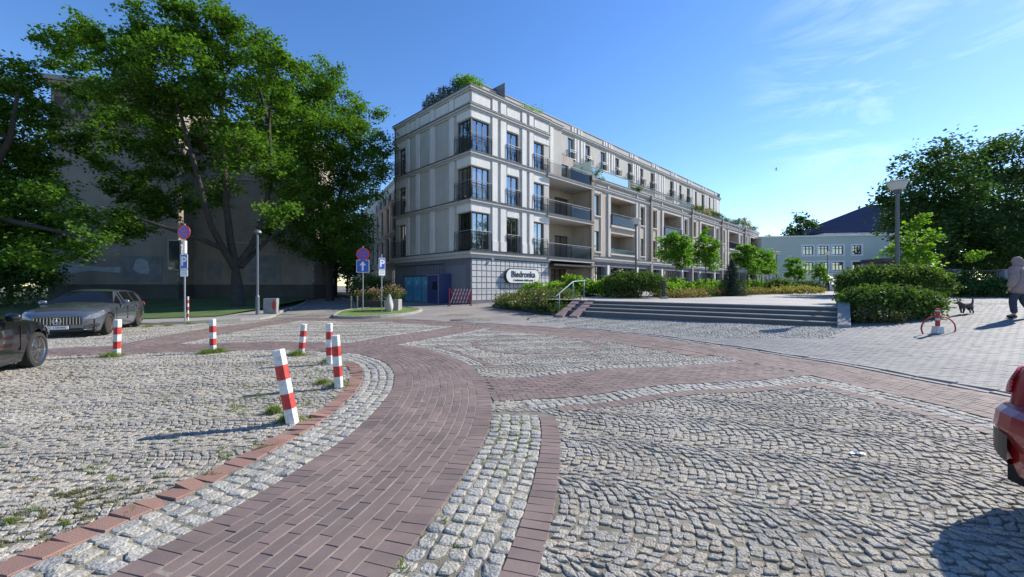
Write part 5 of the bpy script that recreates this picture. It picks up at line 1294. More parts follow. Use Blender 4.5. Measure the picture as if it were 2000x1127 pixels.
# distant car down the street
t, *_ = car('parked_car', (PX(603, 62), 62, .33), (.15, -1), 'tiny pale car parked far down the shady side street', M('silver_paint', (.4, .42, .45), rough=.35, var=0, metal=.4, coat=.5), m_chrome, detail=0)

# ================================================================== PEOPLE AND DOG
def skin(name, nodes, edges, mat, parent=None, sub=1, root=0):
    me = bpy.data.meshes.new(name); me.from_pydata([n[:3] for n in nodes], edges, []); o = link(name, me, mat, parent)
    md = o.modifiers.new('skin', 'SKIN'); md.use_smooth_shade = True
    for i, n in enumerate(nodes):
        sv = me.skin_vertices[0].data[i]; r_ = n[3]; sv.radius = (r_ if isinstance(r_, tuple) else (r_, r_)); sv.use_root = (i == root)
    s_ = o.modifiers.new('sub', 'SUBSURF'); s_.levels = sub; s_.render_levels = sub+1
    return o
m_skin = M('skin', (.42, .26, .19), rough=.6, var=.05); m_denim = M('dark_denim', (.045, .055, .08), rough=.9, var=.15, scale=6, bump=.3, bscale=60)
m_coat = M('mauve_grey_coat', (.30, .225, .215), rough=.9, var=.25, scale=4, bump=1, bscale=9); m_shoe = M('dark_shoe', (.02, .02, .022), rough=.6, var=0); m_fur = M('fur_trim', (.30, .28, .27), rough=1, var=.3, scale=20, bump=1, bscale=30)
px_, py_ = 14.75, 11.75; zg = gz1(px_, py_)
pr = thing('person', (px_, py_, zg), 'person walking away in a mauve-grey hooded winter coat and dark jeans', 'person', rz=.35)
# figure faces +y (away); x to its right
bn_ = [(0, 0, .95, .12), (0, .01, 1.15, .12), (0, .02, 1.38, .14), (0, .03, 1.50, .06), (0, .07, 1.60, .085), (0, .08, 1.70, .08),
       (-.10, 0, .90, .09), (-.12, .10, .50, .06), (-.13, .06, .10, .045), (-.13, .18, .04, .04),
       (.10, 0, .90, .09), (.13, -.02, .50, .06), (.15, -.20, .13, .045), (.15, -.10, .05, .04),
       (-.20, .02, 1.40, .06), (-.30, -.02, 1.12, .045), (-.31, .08, .86, .035), (-.31, .12, .79, .035), (.20, .02, 1.40, .06), (.30, -.04, 1.12, .045), (.31, .04, .86, .035), (.31, .07, .79, .035)]
be = [(0, 1), (1, 2), (2, 3), (3, 4), (4, 5), (0, 6), (6, 7), (7, 8), (8, 9), (0, 10), (10, 11), (11, 12), (12, 13), (2, 14), (14, 15), (15, 16), (16, 17), (2, 18), (18, 19), (19, 20), (20, 21)]
bod = skin('body', bn_, be, m_skin, pr)
for s, (hx, hy, hz) in ((-1, (-.31, .12, .79)), (1, (.31, .07, .79))):
    for k in range(4): skin('finger', [(hx+s*.0+(-.025+.017*k), hy+.01, hz-.02, .010), (hx-.025+.017*k, hy+.02, hz-.06, .009), (hx-.025+.017*k, hy+.035, hz-.085+.006*abs(k-1.5), .008)], [(0, 1), (1, 2)], m_skin, None).parent = bod
    skin('thumb', [(hx-s*.02, hy+.02, hz, .011), (hx-s*.03, hy+.05, hz-.03, .010), (hx-s*.025, hy+.06, hz-.055, .009)], [(0, 1), (1, 2)], m_skin, None).parent = bod
skin('trousers', [(0, 0, .95, .15), (-.10, 0, .86, .115), (-.12, .10, .50, .088), (-.13, .06, .12, .075), (.10, 0, .86, .115), (.13, -.02, .50, .088), (.15, -.19, .15, .075)], [(0, 1), (1, 2), (2, 3), (0, 4), (4, 5), (5, 6)], m_denim, pr)
for (x, y0, y1, z) in ((-.13, .0, .22, .04), (.15, -.25, -.03, .06)): skin('shoe', [(x, y0, z+.01, .05), (x, (y0+y1)/2, z, .052), (x, y1, z-.005, .042)], [(0, 1), (1, 2)], m_shoe, pr)
skin('coat', [(0, -.02, .66, (.33, .24)), (0, 0, .95, (.31, .23)), (0, 0, 1.22, (.28, .21)), (0, .02, 1.42, (.24, .18)), (-.25, .02, 1.42, .12), (-.36, -.02, 1.14, .105), (-.35, .08, .88, .085), (.25, .02, 1.42, .12), (.36, -.04, 1.14, .105), (.35, .04, .88, .085)], [(0, 1), (1, 2), (2, 3), (3, 4), (4, 5), (5, 6), (3, 7), (7, 8), (8, 9)], m_coat, pr)
skin('hood', [(0, .0, 1.46, (.16, .13)), (0, .03, 1.60, (.135, .13)), (0, .06, 1.72, (.12, .12)), (0, .08, 1.78, (.07, .07))], [(0, 1), (1, 2), (2, 3)], m_coat, pr)
hy_ = .155
MB().lathe([(.0, -.01), (.012, .0), (.0, .02)], 6).build('nose', m_skin, pr).location = (0, .185, 1.64)
for s in (-1, 1):
    e_ = MB().lathe([(.002, -.006), (.008, 0), (.002, .006)], 8).build('eye', m_blk, pr); e_.location = (s*.03, .155, 1.68)
# a second, distant figure
Yq = 46.0; p2 = thing('person', (PX(1616, Yq), Yq, ZP), 'tiny distant person in dark clothes at the foot of the school stairs', 'person', rz=2.6)
skin('body', bn_, be, m_skin, p2); skin('trousers', [(0, 0, .95, .15), (-.10, 0, .86, .115), (-.12, .10, .50, .088), (-.13, .06, .05, .075), (.10, 0, .86, .115), (.13, -.02, .50, .088), (.15, -.19, .10, .075)], [(0, 1), (1, 2), (2, 3), (0, 4), (4, 5), (5, 6)], m_shoe, p2)
skin('jacket', [(0, 0, .85, (.20, .15)), (0, 0, 1.22, (.20, .15)), (0, .02, 1.42, (.18, .14)), (-.22, .02, 1.42, .09), (-.30, -.02, 1.14, .07), (-.31, .06, .88, .06), (.22, .02, 1.42, .09), (.30, -.04, 1.14, .07), (.31, .04, .88, .06)], [(0, 1), (1, 2), (2, 3), (3, 4), (4, 5), (2, 6), (6, 7), (7, 8)], M('black_cloth', (.02, .02, .028), rough=.9, var=0), p2)
skin('hair', [(0, .03, 1.66, .10), (0, .05, 1.74, .08)], [(0, 1)], M('grey_hair', (.2, .19, .18), rough=.9, var=0), p2)
# small dog walking, seen from the side, head to the left
dx_, dy_ = 14.6, 13.0; dz_ = gz1(dx_, dy_)
dg = thing('dog', (dx_, dy_, dz_), 'small dark shaggy dog with upright tail trotting on the grey paving', 'dog', rz=.12)
dn = [(.0, 0, .27, (.085, .08)), (-.14, 0, .27, (.09, .10)), (.15, 0, .28, (.07, .075)), (-.22, 0, .33, .06), (-.28, 0, .38, .062), (-.36, 0, .355, .035), (-.40, 0, .35, .025),
      (.22, 0, .33, .03), (.25, 0, .42, .025), (.24, 0, .50, .018),
      (-.15, -.05, .20, .038), (-.17, -.055, .11, .024), (-.20, -.055, .03, .022), (-.15, .05, .20, .038), (-.12, .055, .11, .024), (-.10, .055, .03, .022),
      (.15, -.05, .21, .045), (.13, -.055, .15, .030), (.19, -.055, .09, .020), (.17, -.055, .025, .022), (.16, .05, .21, .045), (.17, .055, .15, .030), (.23, .055, .10, .020), (.24, .055, .025, .022)]
de = [(0, 1), (0, 2), (1, 3), (3, 4), (4, 5), (5, 6), (2, 7), (7, 8), (8, 9), (1, 10), (10, 11), (11, 12), (1, 13), (13, 14), (14, 15), (2, 16), (16, 17), (17, 18), (18, 19), (2, 20), (20, 21), (21, 22), (22, 23)]
skin('body', dn, de, M('dark_fur', (.09, .08, .075), rough=1, var=.4, scale=18, bump=1, bscale=40), dg)
for s in (-1, 1): MB().hexa([(-.30, s*.03-.012, .42), (-.26, s*.03-.012, .42), (-.26, s*.03+.012, .42), (-.30, s*.03+.012, .42)], [(-.285, s*.045-.003, .50), (-.275, s*.045-.003, .50), (-.275, s*.045+.003, .50), (-.285, s*.045+.003, .50)]).build('ear', M('dark_fur'), dg)
# ================================================================== VEGETATION
LEAF = {
 'maple': M('maple_leaves', var=0, cols=[(.045, .10, .016), (.075, .15, .022), (.12, .215, .028), (.058, .125, .018), (.095, .18, .024)], rough=.6, spec=.25, trans=.42),
 'dark': M('dark_leaves', var=0, cols=[(.03, .07, .02), (.045, .10, .026), (.06, .12, .03), (.036, .08, .024)], rough=.65, spec=.2, trans=.25),
 'lime': M('lime_leaves', var=0, cols=[(.10, .22, .022), (.14, .28, .028), (.08, .18, .02), (.17, .31, .035)], rough=.6, spec=.25, trans=.4),
 'hedge': M('hedge_leaves', var=0, cols=[(.055, .105, .022), (.095, .155, .03), (.035, .07, .018), (.125, .185, .04)], rough=.65, spec=.2, trans=.3),
 'bright': M('bright_leaves', var=0, cols=[(.13, .24, .02), (.17, .30, .025), (.10, .20, .02), (.20, .32, .03)], rough=.6, spec=.25, trans=.4),
 'olive': M('olive_leaves', var=0, cols=[(.09, .11, .03), (.13, .14, .04), (.06, .09, .025), (.16, .14, .05), (.10, .07, .035)], rough=.5, trans=.3),
 'conifer': M('conifer_needles', var=0, cols=[(.02, .045, .03), (.03, .06, .04), (.025, .05, .028)], rough=.7, trans=.1),
 'pink': M('pink_petals', var=0, cols=[(.45, .16, .22), (.52, .24, .28), (.38, .12, .17), (.55, .34, .34)], rough=.6, trans=.3),
 'rust': M('rust_foliage', var=0, cols=[(.28, .14, .06), (.20, .16, .05), (.35, .18, .08), (.12, .15, .04)], rough=.6, trans=.3),
 'grass': M('grass_blades', var=0, cols=[(.10, .17, .03), (.16, .22, .05), (.22, .23, .08), (.08, .13, .025)], rough=.6, trans=.35),
 'yellow': M('yellowing_leaves', var=0, cols=[(.35, .25, .06), (.2, .2, .05), (.4, .3, .1), (.12, .16, .04)], rough=.6, trans=.3)}
m_bark = M('bark', (.04, .034, .028), rough=.95, var=.3, scale=4, bump=1, bscale=18)
m_bark2 = M('young_bark', (.16, .12, .09), rough=.9, var=.2, scale=6, bump=.5, bscale=30)
def leaves(name, C, S, mat, parent, flat=.55, aspect=.75, updir=None):
    n = len(C); nr = RNG.normal(0, 1, (n, 3)); nr /= np.linalg.norm(nr, axis=1)[:, None]; nr = nr*(1-flat)+np.array([0, 0, 1])*flat*np.sign(RNG.random((n, 1))+.5)
    nr /= np.linalg.norm(nr, axis=1)[:, None]; r_ = RNG.normal(0, 1, (n, 3)); a = np.cross(nr, r_); a /= np.linalg.norm(a, axis=1)[:, None]+1e-9; b = np.cross(nr, a)
    S = S[:, None]*.5; V = np.stack([C-a*S, C-b*S*aspect+nr*S*.18, C+a*S, C+b*S*aspect+nr*S*.18], 1).reshape(-1, 3)
    F = np.arange(4*n).reshape(n, 4); return link(name, np_mesh(name, V, F), mat, parent)
def rand_ball(n):
    p = RNG.normal(0, 1, (n, 3)); p /= np.linalg.norm(p, axis=1)[:, None]; return p*RNG.random((n, 1))**(1/3)
def limb(mb, a, b, r0, r1, wob=.08, n=6, sides=6, sag=0):
    a, b = Vector(a), Vector(b); L = (b-a).length; pts = []
    o1 = Vector(RNG.normal(0, 1, 3))*wob*L
    for i in range(n+1):
        f = i/n; p = a.lerp(b, f)+o1*math.sin(math.pi*f)*.6; p.z += sag*L*math.sin(math.pi*f)*1.0
        pts.append(p)
    mb.tube(pts, [r0+(r1-r0)*i/n for i in range(n+1)], sides, cap=False); return pts
def tree(name, base, blobs, trunk, r0, label, group=None, leaf='maple', size=.16, dens=1.0, clump=.75, per=60, bark=None, cat='tree', forks=None, twig=True, flat=.55):
    """blobs: world (x,y,z,r) ; trunk: list of world points; every blob is fed by a limb, every clump by a twig"""
    t = thing(name, base, label, cat, group); wood = MB(); bx = Vector(base)
    tp = [Vector(p)-bx for p in trunk]; nn = len(tp)
    wood.tube([tp[0]-Vector((0, 0, .2))]+tp, [r0*1.45]+[r0*(1-.55*i/max(1, nn-1)) for i in range(nn)], 12, cap=False)
    nodes = [(p, r0*(1-.55*i/max(1, nn-1))*.8) for i, p in enumerate(tp)][1:] or [(tp[-1], r0)]
    for k in (forks or []):
        q = [Vector(p)-bx for p in k[1:]]; rr = k[0]; m_ = len(q); wood.tube(q, [rr*(1-.6*i/(m_-1)) for i in range(m_)], 8, cap=False); nodes += [(p, rr*(1-.6*i/(m_-1))) for i, p in enumerate(q)][1:]
    CC = []; SS = []
    for (x, y, z, r_) in sorted(blobs, key=lambda b: (Vector(b[:3])-bx-tp[-1]).length):
        c = Vector((x, y, z))-bx
        p, rr = min(nodes, key=lambda q: (q[0]-c).length*(1.0 if q[0].z < c.z+.3 else 1.7))
        r1 = min(rr*.7, .035+.03*r_)
        pts = limb(wood, p, c, r1, max(.012, r1*.35), wob=.07, n=5, sides=6, sag=-.03)
        nodes += [(pts[3], r1*.6), (pts[-1], r1*.4)]
        m_ = max(3, int(9*dens*(r_/clump)**2*.62))
        d = RNG.normal(0, 1, (m_, 3)); d /= np.linalg.norm(d, axis=1)[:, None]; rad = (.35+.65*RNG.random(m_)**.6)*r_
        sub = np.array(c)+d*rad[:, None]*np.array([1, 1, .85])
        for s in sub:
            if twig and RNG.random() < .6: limb(wood, c, s, max(.008, r1*.25), .005, wob=.1, n=3, sides=4)
            cr_ = clump*(.6+.7*RNG.random()); k = int(per*(.6+.8*RNG.random()))
            q = RNG.normal(0, .45, (k, 3))*np.array([cr_, cr_, cr_*.55]); tilt = RNG.normal(0, .3, 2); q[:, 2] += q[:, 0]*tilt[0]+q[:, 1]*tilt[1]-.12*np.hypot(q[:, 0], q[:, 1])
            CC.append(s+q); SS.append(size*(.6+.8*RNG.random(k)))
    wood.build('trunk', bark or m_bark, t, smooth=True)
    C = np.concatenate(CC); S = np.concatenate(SS); leaves('crown', C, S, LEAF[leaf], t, flat=flat); print(name, len(C)); return t
def bl3(px, py, pr, Y, dz=0): return (PX(px, Y), Y, PZ(py, Y), pr*Y/FPX)
# ---- the big maple
Ym = 25.0; xm, zm = PX(465, Ym), .45
rz_ = random.Random(3)
raw = [(300, 55, 72), (395, 62, 75), (215, 95, 62), (135, 95, 50), (475, 100, 78), (340, 130, 85), (250, 160, 72), (180, 190, 50), (430, 190, 85), (540, 140, 70), (540, 220, 62), (330, 225, 75), (255, 250, 62), (170, 275, 42), (390, 300, 62), (470, 285, 60), (300, 320, 48), (520, 310, 50), (430, 370, 38), (245, 365, 42), (290, 420, 50), (235, 435, 42), (340, 390, 42), (560, 350, 48), (195, 330, 30), (545, 410, 35), (110, 115, 26), (170, 60, 30)]
mb_ = [bl3(a, b, c*.92, Ym+rz_.uniform(-3.2, 2.6)) for a, b, c in raw]
J = lambda px, py, Y: (PX(px, Y), Y, PZ(py, Y))
tree('maple_tree', (xm, Ym, zm), mb_, [(xm, Ym, zm), J(462, 545, Ym), J(460, 520, Ym)], .40, 'huge broad maple with spreading limbs in front of the dark stucco building', leaf='maple', size=.175, per=125, clump=.68, dens=.80, forks=[
    (.23, J(460, 522, Ym), J(450, 470, Ym-.3), J(442, 400, Ym-.5), J(438, 320, Ym-.5), J(432, 230, Ym), J(440, 150, Ym)),
    (.21, J(458, 524, Ym), J(436, 486, Ym-.8), J(412, 440, Ym-1.4), J(395, 380, Ym-2), J(372, 290, Ym-2), J(340, 180, Ym-2)),
    (.20, J(463, 520, Ym), J(492, 480, Ym+.3), J(515, 430, Ym+.4), J(530, 340, Ym+.4), J(525, 240, Ym), J(500, 150, Ym)),
    (.16, J(470, 522, Ym), J(500, 490, Ym+.8), J(540, 455, Ym+1.2), J(575, 400, Ym+1.5)),
    (.17, J(436, 486, Ym-.8), J(400, 470, Ym-2), J(340, 450, Ym-3), J(280, 430, Ym-3.2)),
    (.15, J(438, 320, Ym-.5), J(400, 280, Ym), J(330, 240, Ym+.5), J(260, 210, Ym+1), J(180, 150, Ym+1))])
# ---- companion tree leaning over the street
Yn = 32.0; raw = [(600, 180, 58), (655, 205, 62), (705, 240, 50), (738, 285, 34), (650, 275, 75), (600, 300, 65), (700, 320, 58), (745, 330, 22), (650, 370, 72), (712, 385, 34), (600, 400, 60), (670, 440, 62), (580, 240, 60), (690, 480, 40), (620, 470, 60), (565, 330, 50), (560, 440, 50), (640, 150, 35), (560, 180, 45), (725, 350, 28)]
tree('maple_tree', (PX(645, Yn+2), Yn+2, .35), [bl3(a, b, c*.95, Yn+rz_.uniform(-3, 4)) for a, b, c in raw], [(PX(645, Yn+2), Yn+2, .35), J(640, 500, Yn+2), J(635, 420, Yn+1)], .36, 'tall leafy tree leaning over the mouth of the side street', leaf='maple', size=.18, per=125, clump=.85, dens=.9, forks=[(.22, J(640, 470, Yn+2), J(665, 380, Yn+1), J(690, 290, Yn)), (.2, J(636, 430, Yn+1), J(600, 330, Yn+1), J(590, 230, Yn))])
# ---- trees down the street
street = [(-24.5, 46, 12), (-19.0, 43.5, 11), (-35, 62, 13), (-27, 58, 12), (-24, 66, 13), (-42, 78, 13), (-31, 76, 12), (-28, 40, 12), (-52, 108, 16), (-40, 106, 15), (-46, 120, 18), (-60, 112, 16)]
cnt_ = {}
for i, (x, y, h) in enumerate(sorted(street, key=lambda q: math.hypot(q[0], q[1]))):
    z0 = .4; bs = []
    for k in range(9): a = k*2.4; r_ = h*.19*(1-.03*k); bs.append((x+math.cos(a)*h*.17, y+math.sin(a)*h*.17, z0+h*(.30+.075*k), r_))
    side = 'left' if x < -.51*y-1 else 'right'; cnt_[side] = cnt_.get(side, 0)+1
    nth = ('nearest', 'second', 'third', 'fourth', 'fifth', 'sixth', 'seventh', 'eighth', 'ninth')[cnt_[side]-1]
    tree('street_tree', (x, y, z0), bs, [(x, y, z0), (x+.1, y, z0+h*.3), (x, y+.1, z0+h*.6)], .20, 'dark shaded tree, %s one along the %s side of the street' % (nth, side), group='shaded trees along the side street', leaf='dark', size=.42, per=26, clump=1.3, dens=.9, twig=False)
# ---- tree at the far left edge
Yl = 20.0; raw = [(35, 165, 52), (-10, 190, 70), (60, 215, 48), (20, 260, 72), (75, 300, 42), (30, 350, 70), (-40, 300, 80), (85, 375, 38), (50, 425, 62), (10, 470, 62), (95, 450, 42), (155, 425, 34), (205, 455, 30), (170, 470, 30), (110, 400, 30), (-60, 420, 80), (-80, 220, 80), (60, 500, 40), (130, 480, 30)]
tree('maple_tree', (PX(-30, Yl+1), Yl+1, .3), [bl3(a, b, c*.95, Yl+rz_.uniform(-2, 2.5)) for a, b, c in raw], [(PX(-30, Yl+1), Yl+1, .3), J(-30, 450, Yl+1), J(-20, 330, Yl+1)], .32, 'leafy tree at the left edge with one branch reaching over the cars', leaf='maple', size=.165, per=110, clump=.65, dens=.9, forks=[(.14, J(-28, 420, Yl+1), J(60, 440, Yl), J(130, 455, Yl), J(205, 470, Yl)), (.18, J(-22, 350, Yl+1), J(20, 270, Yl), J(35, 180, Yl))])
for i, (x, y, h) in enumerate(((-41, 33, 13), (-37, 36, 12), (-50, 30, 14), (-33.5, 26.0, 6))):
    bs = [(x+math.cos(k*2.4)*h*.2, y+math.sin(k*2.4)*h*.2, .3+h*(.22+.085*k), h*.2) for k in range(9)]
    tree('garden_tree', (x, y, .3), bs, [(x, y, .3), (x, y, h*.3), (x, y, h*.6)], .22, ('broad dark tree filling the gap left of the stucco building', 'dark tree close behind the left edge of the stucco building', 'outermost dark tree behind the left-edge foliage', 'low bushy tree in the shade behind the two parked cars')[i], leaf='dark', size=.32, per=36, clump=1.1, dens=1.0, twig=False)
# ---- hedges and shrubs : boxes of leaves grown from stems
def shrub(name, base, pts, leaf, size, label, cat='shrub', group=None, per=60, cl=.22, stem=True, flat=.35, petals=None, r=.012, sprigs=0):
    """pts: local (x,y,z) clump centres"""
    t = thing(name, base, label, cat, group); C = []; 
    for p in pts: C.append(np.array(p)+RNG.normal(0, 1, (per, 3))*np.array([cl, cl, cl*.8]))
    for k_ in range(sprigs):
        p = np.array(pts[RNG.integers(len(pts))]); 
        if p[2] < .45*max(q[2] for q in pts): continue
        d_ = np.array([RNG.normal(0, .35), RNG.normal(0, .35), 1.0]); l_ = cl*(.8+1.1*RNG.random()); s_ = np.linspace(.4, 1, 12)[:, None]
        C.append(p+d_*l_*s_*1.3+RNG.normal(0, .018, (12, 3)))
    C = np.concatenate(C); C = C[C[:, 2] > .02]
    leaves('foliage', C, size*(.6+.8*RNG.random(len(C))), LEAF[leaf], t, flat=flat)
    if stem:
        w_ = MB(); step_ = max(1, len(pts)//40)
        for p in pts[::step_]: w_.tube([(p[0]*.6, p[1]*.6, -.05), (p[0]*.85, p[1]*.85, p[2]*.5), tuple(p)], [r, r*.8, r*.4], 4, cap=False)
        w_.build('stems', m_bark2, t)
    if petals:
        Cp = np.concatenate([np.array(p)+np.array([0, 0, .12])+RNG.normal(0, 1, (petals, 3))*np.array([cl, cl, cl*.6]) for p in pts]); tag(leaves('petals', Cp, size*.9*(.6+.6*RNG.random(len(Cp))), LEAF['pink'], t, flat=.3), kind='stuff')
    return t
def surf(L, W, H, n, e=2.6, z0=.0, rag=.06):
    """points over a rounded-box hedge"""
    P = []
    while len(P) < n:
        d = RNG.normal(0, 1, 3); d[2] = abs(d[2]) if RNG.random() < .8 else d[2]; d /= (abs(d[0])**e+abs(d[1])**e+abs(d[2])**e)**(1/e)
        f = (1-.35*RNG.random()**2)*(1+RNG.normal(0, rag)); p = (d[0]*L/2*f, d[1]*W/2*f, z0+H*.45+d[2]*H*.5*f)
        if p[2] > .02: P.append(p)
    return P
def gzp(x, y): return gz1(x, y)
bx_, by_ = PX(1238, 23.4), 23.4
shrub('bush', (bx_, by_, ZP), surf(3.0, 2.7, 1.42, 420, e=3.2, rag=.03), 'hedge', .085, 'large dense round-topped bush at the plaza edge before the wing', cat='bush', per=60, cl=.11, sprigs=260)
shrub('hedge', (14.4, 15.3, .75), surf(3.4, 1.8, 1.5, 520, e=3.6, rag=.03), 'hedge', .085, 'taller clipped hedge block behind the sprawling shrub at the steps', cat='hedge', per=55, cl=.12, sprigs=300)
shrub('bush', (12.45, 13.35, .40), surf(2.6, 1.5, 1.05, 400, e=2.8, rag=.05), 'hedge', .08, 'lower sprawling shrub hanging over the right end of the steps', cat='bush', per=60, cl=.13, flat=.15, sprigs=300)
shrub('bush', (11.5, 12.7, .38), surf(1.3, 1.0, .45, 70, rag=.1), 'olive', .07, 'small low fringe of shrub spilling beside the stair cheek', cat='bush', per=55, cl=.10)
# low planting on the sloping bed
def bed_pts(poly, n, hmin, hmax, zf):
    P = []; xs = [p[0] for p in poly]; ys = [p[1] for p in poly]
    while len(P) < n:
        x = RNG.uniform(min(xs), max(xs), 200); y = RNG.uniform(min(ys), max(ys), 200); m = inside(poly, x, y)
        for a, b in zip(x[m], y[m]):
            P.append((a, b, float(zf(np.array([a]), np.array([b]))[0])+RNG.uniform(hmin, hmax)))
    return P[:n]
def ground_cover(label, poly, n, h, leaf, size, zf, per=50, cl=.18, petals=0, name='ground_cover'):
    P = np.array(bed_pts(poly, n, h[0], h[1], zf)); C = np.repeat(P, per, axis=0)+RNG.normal(0, 1, (n*per, 3))*np.array([cl, cl, cl*.7])
    base = zf(C[:, 0], C[:, 1]); C = C[C[:, 2] > base+.01]
    o = leaves(name, C, size*(.6+.8*RNG.random(len(C))), LEAF[leaf], None, flat=.3); tag(o, label, 'ground cover', kind='stuff')
    return o
ground_cover('low mixed green shrubs covering the sloping bed by the building', [(2.25, 19.1), (.3, 22.6), (-1.2, 26.0), (0, 27.5), (2.5, 26), (4.0, 24), (3.2, 21)], 300, (.08, .32), 'hedge', .10, zb, per=50, cl=.20)
ground_cover('olive and rust patches of low shrub in the sloping bed', [(1.9, 19.8), (.3, 22.6), (-1.1, 25.6), (1.5, 25), (3.0, 22)], 90, (.2, .6), 'olive', .10, zb, per=50, cl=.22)
for i in range(13):
    f = i/12; x = 1.3+f*5.6; y = 30.2-f*5.4+.3*math.sin(i*3); sl_ = ('first', 'second', 'third', 'fourth', 'fifth', 'sixth', 'seventh', 'eighth', 'ninth', 'tenth', 'eleventh', 'twelfth', 'last')[i]
    hh = (.72 if i < 5 else 1.0)+.2*math.sin(i*2.1)+(.5 if i == 6 else 0)
    shrub('laurel_shrub', (x, y, ZP-.05), surf(1.1, 1.0, hh, 34, e=2.2, rag=.12), 'bright', .15, 'bright yellow-green laurel shrub, %s from the left in the row above the bed' % sl_, group='laurel shrubs above the sloping bed', per=36, cl=.14)
flatz = lambda x, y: np.full(np.shape(x), ZP)
# beds along the wing : laurels behind, pinkish ground cover in front
bedp = [(8.3, 22.6), (9.6, 22.2), (30, 40.5), (29, 44.5), (9.5, 26.5)]
sheet('planting_bed', bedp, m_soil, flat=ZP+.02)
ground_cover('rust, pink and green low flowers along the front of the plaza bed', [(8.4, 22.6), (9.4, 22.4), (29.5, 41), (28.5, 42.5), (9.0, 24.3)], 420, (.12, .38), 'rust', .09, flatz, per=34, cl=.16)
ground_cover('green leafy tufts among the low flowers of the plaza bed', [(8.4, 22.6), (9.4, 22.6), (29.5, 41), (28.5, 42.5), (9.0, 24.5)], 300, (.12, .40), 'hedge', .09, flatz, per=40, cl=.18)
for i in range(16):
    f = i/15; x = 9.3+f*17; y = 25.2+f*16.2
    shrub('laurel_shrub', (x, y, ZP), surf(1.6, 1.3, .95+.15*math.sin(i*1.7), 30, e=2.3, rag=.1), 'bright', .15, 'yellow-green laurel, number %d going away from the round bush along the plaza bed' % (i+1), group='laurel shrubs in the plaza bed', per=34, cl=.17)
# young trees with stakes
m_stake = M('timber_stake', (.10, .075, .05), rough=.9, var=.2)
young = [(1320, 448, 520, 33, 27.0, 'maple', 'nearest young tree on three stakes, right of the lamp before the wing'), (1378, 449, 526, 26, 29.0, 'maple', 'second young staked tree, taller and narrower, left of the dark conifer'), (1460, 470, 532, 24, 33, 'maple', 'young staked tree just right of the dark conifer'), (1487, 483, 538, 20, 37, 'maple', 'young tree next to the left end of the green school wall'), (1551, 500, 545, 18, 39, 'maple', 'short round young tree before the balustrade'), (1600, 513, 550, 14, 43, 'maple', 'smallest young tree close to the school stairs'), (1502, 492, 540, 13, 41, 'maple', 'slim young tree between the two at the school corner')]
for px, p0, p1, pr_, Y, lf_, lab in young:
    x = PX(px, Y); top_, bot_ = PZ(p0, Y), PZ(p1, Y); h = top_-bot_; r_ = pr_*Y/FPX*1.15
    bs = [(x+r_*.45*math.cos(k*2.3), Y+r_*.45*math.sin(k*2.3), bot_+h*(.2+.085*k), r_*(.62-.035*k)) for k in range(8)]+[(x, Y, top_-r_*.35, r_*.35)]
    t = tree('young_tree', (x, Y, ZP), bs, [(x, Y, ZP), (x+.03, Y, (ZP+bot_)/2), (x, Y, bot_+h*.3), (x, Y, bot_+h*.8)], .05, lab, group='young staked trees on the plaza', leaf='lime', size=.17, per=48, clump=.36, dens=.62, bark=m_bark2)
    for a in range(3): MB().tube([(math.cos(a*2.1)*.45, math.sin(a*2.1)*.45, 0), (math.cos(a*2.1)*.42, math.sin(a*2.1)*.42, 1.6)], .03, 6).build('stake', m_stake, t)
Y = 19.5; x = PX(1788, Y); tree('young_tree', (x, Y, .85), [(x+.5*math.cos(k*2.3)*(1-k*.08), Y+.5*math.sin(k*2.3), 2.0+k*.36, .62-.04*k) for k in range(9)]+[bl3(1770, 490, 22, Y), bl3(1812, 470, 18, Y), bl3(1740, 490, 14, Y)], [(x, Y, .85), (x, Y, 2.5), (x, Y, 4.6)], .06, 'bright yellow-green young tree right behind the tall lamp', leaf='bright', size=.16, per=42, clump=.36, dens=.5, bark=m_bark2)
# dwarf conifers
def conifer(x, y, z, h, r_, label):
    t = thing('conifer', (x, y, z), label, 'conifer'); w_ = MB().tube([(0, 0, -.1), (0, 0, h*.95)], [.06, .015], 6); C = []
    for i in range(26):
        f = i/25; rr = r_*(1-f)**.8+.05; nb = int(10*(1-f)+4)
        for k in range(nb):
            a = k*2*math.pi/nb+i*.7; l = rr*(.75+.4*RNG.random()); s = np.linspace(.1, 1, 14)[:, None]
            tip = np.array([math.cos(a)*l, math.sin(a)*l, -.12*l]); q = np.array([0, 0, .12+h*f*.95])+s*tip; C.append(np.repeat(q, 5, 0)+RNG.normal(0, .05, (70, 3)))
            if k % 2 == 0: w_.tube([(0, 0, .12+h*f*.95), tuple(np.array([0, 0, .12+h*f*.95])+tip*.9)], [.012, .004], 4)
    w_.build('trunk', m_bark, t); C = np.concatenate(C); leaves('needles', C, .085*(.6+.7*RNG.random(len(C))), LEAF['conifer'], t, flat=.2, aspect=.3)
conifer(PX(1430, 27), 27, ZP, 2.35, 1.0, 'dark blue-green dwarf conifer standing in the plaza bed')
shrub('bush', (PX(1523, 36), 36, ZP), surf(2.4, 1.6, 1.15, 60), 'hedge', .16, 'dark spreading bush at the foot of the distant short lamp', cat='bush', per=40, cl=.2)
shrub('bush', (PX(1580, 38), 38, ZP), surf(2.0, 1.4, .95, 40), 'dark', .16, 'dark low bush near the far end of the plaza bed', cat='bush', per=40, cl=.2)
shrub('bush', (PX(1558, 33), 33, ZP), surf(4.2, 1.2, .55, 60), 'yellow', .11, 'low yellowish flower clump at the far corner of the plaza bed', cat='bush', per=36, cl=.15)
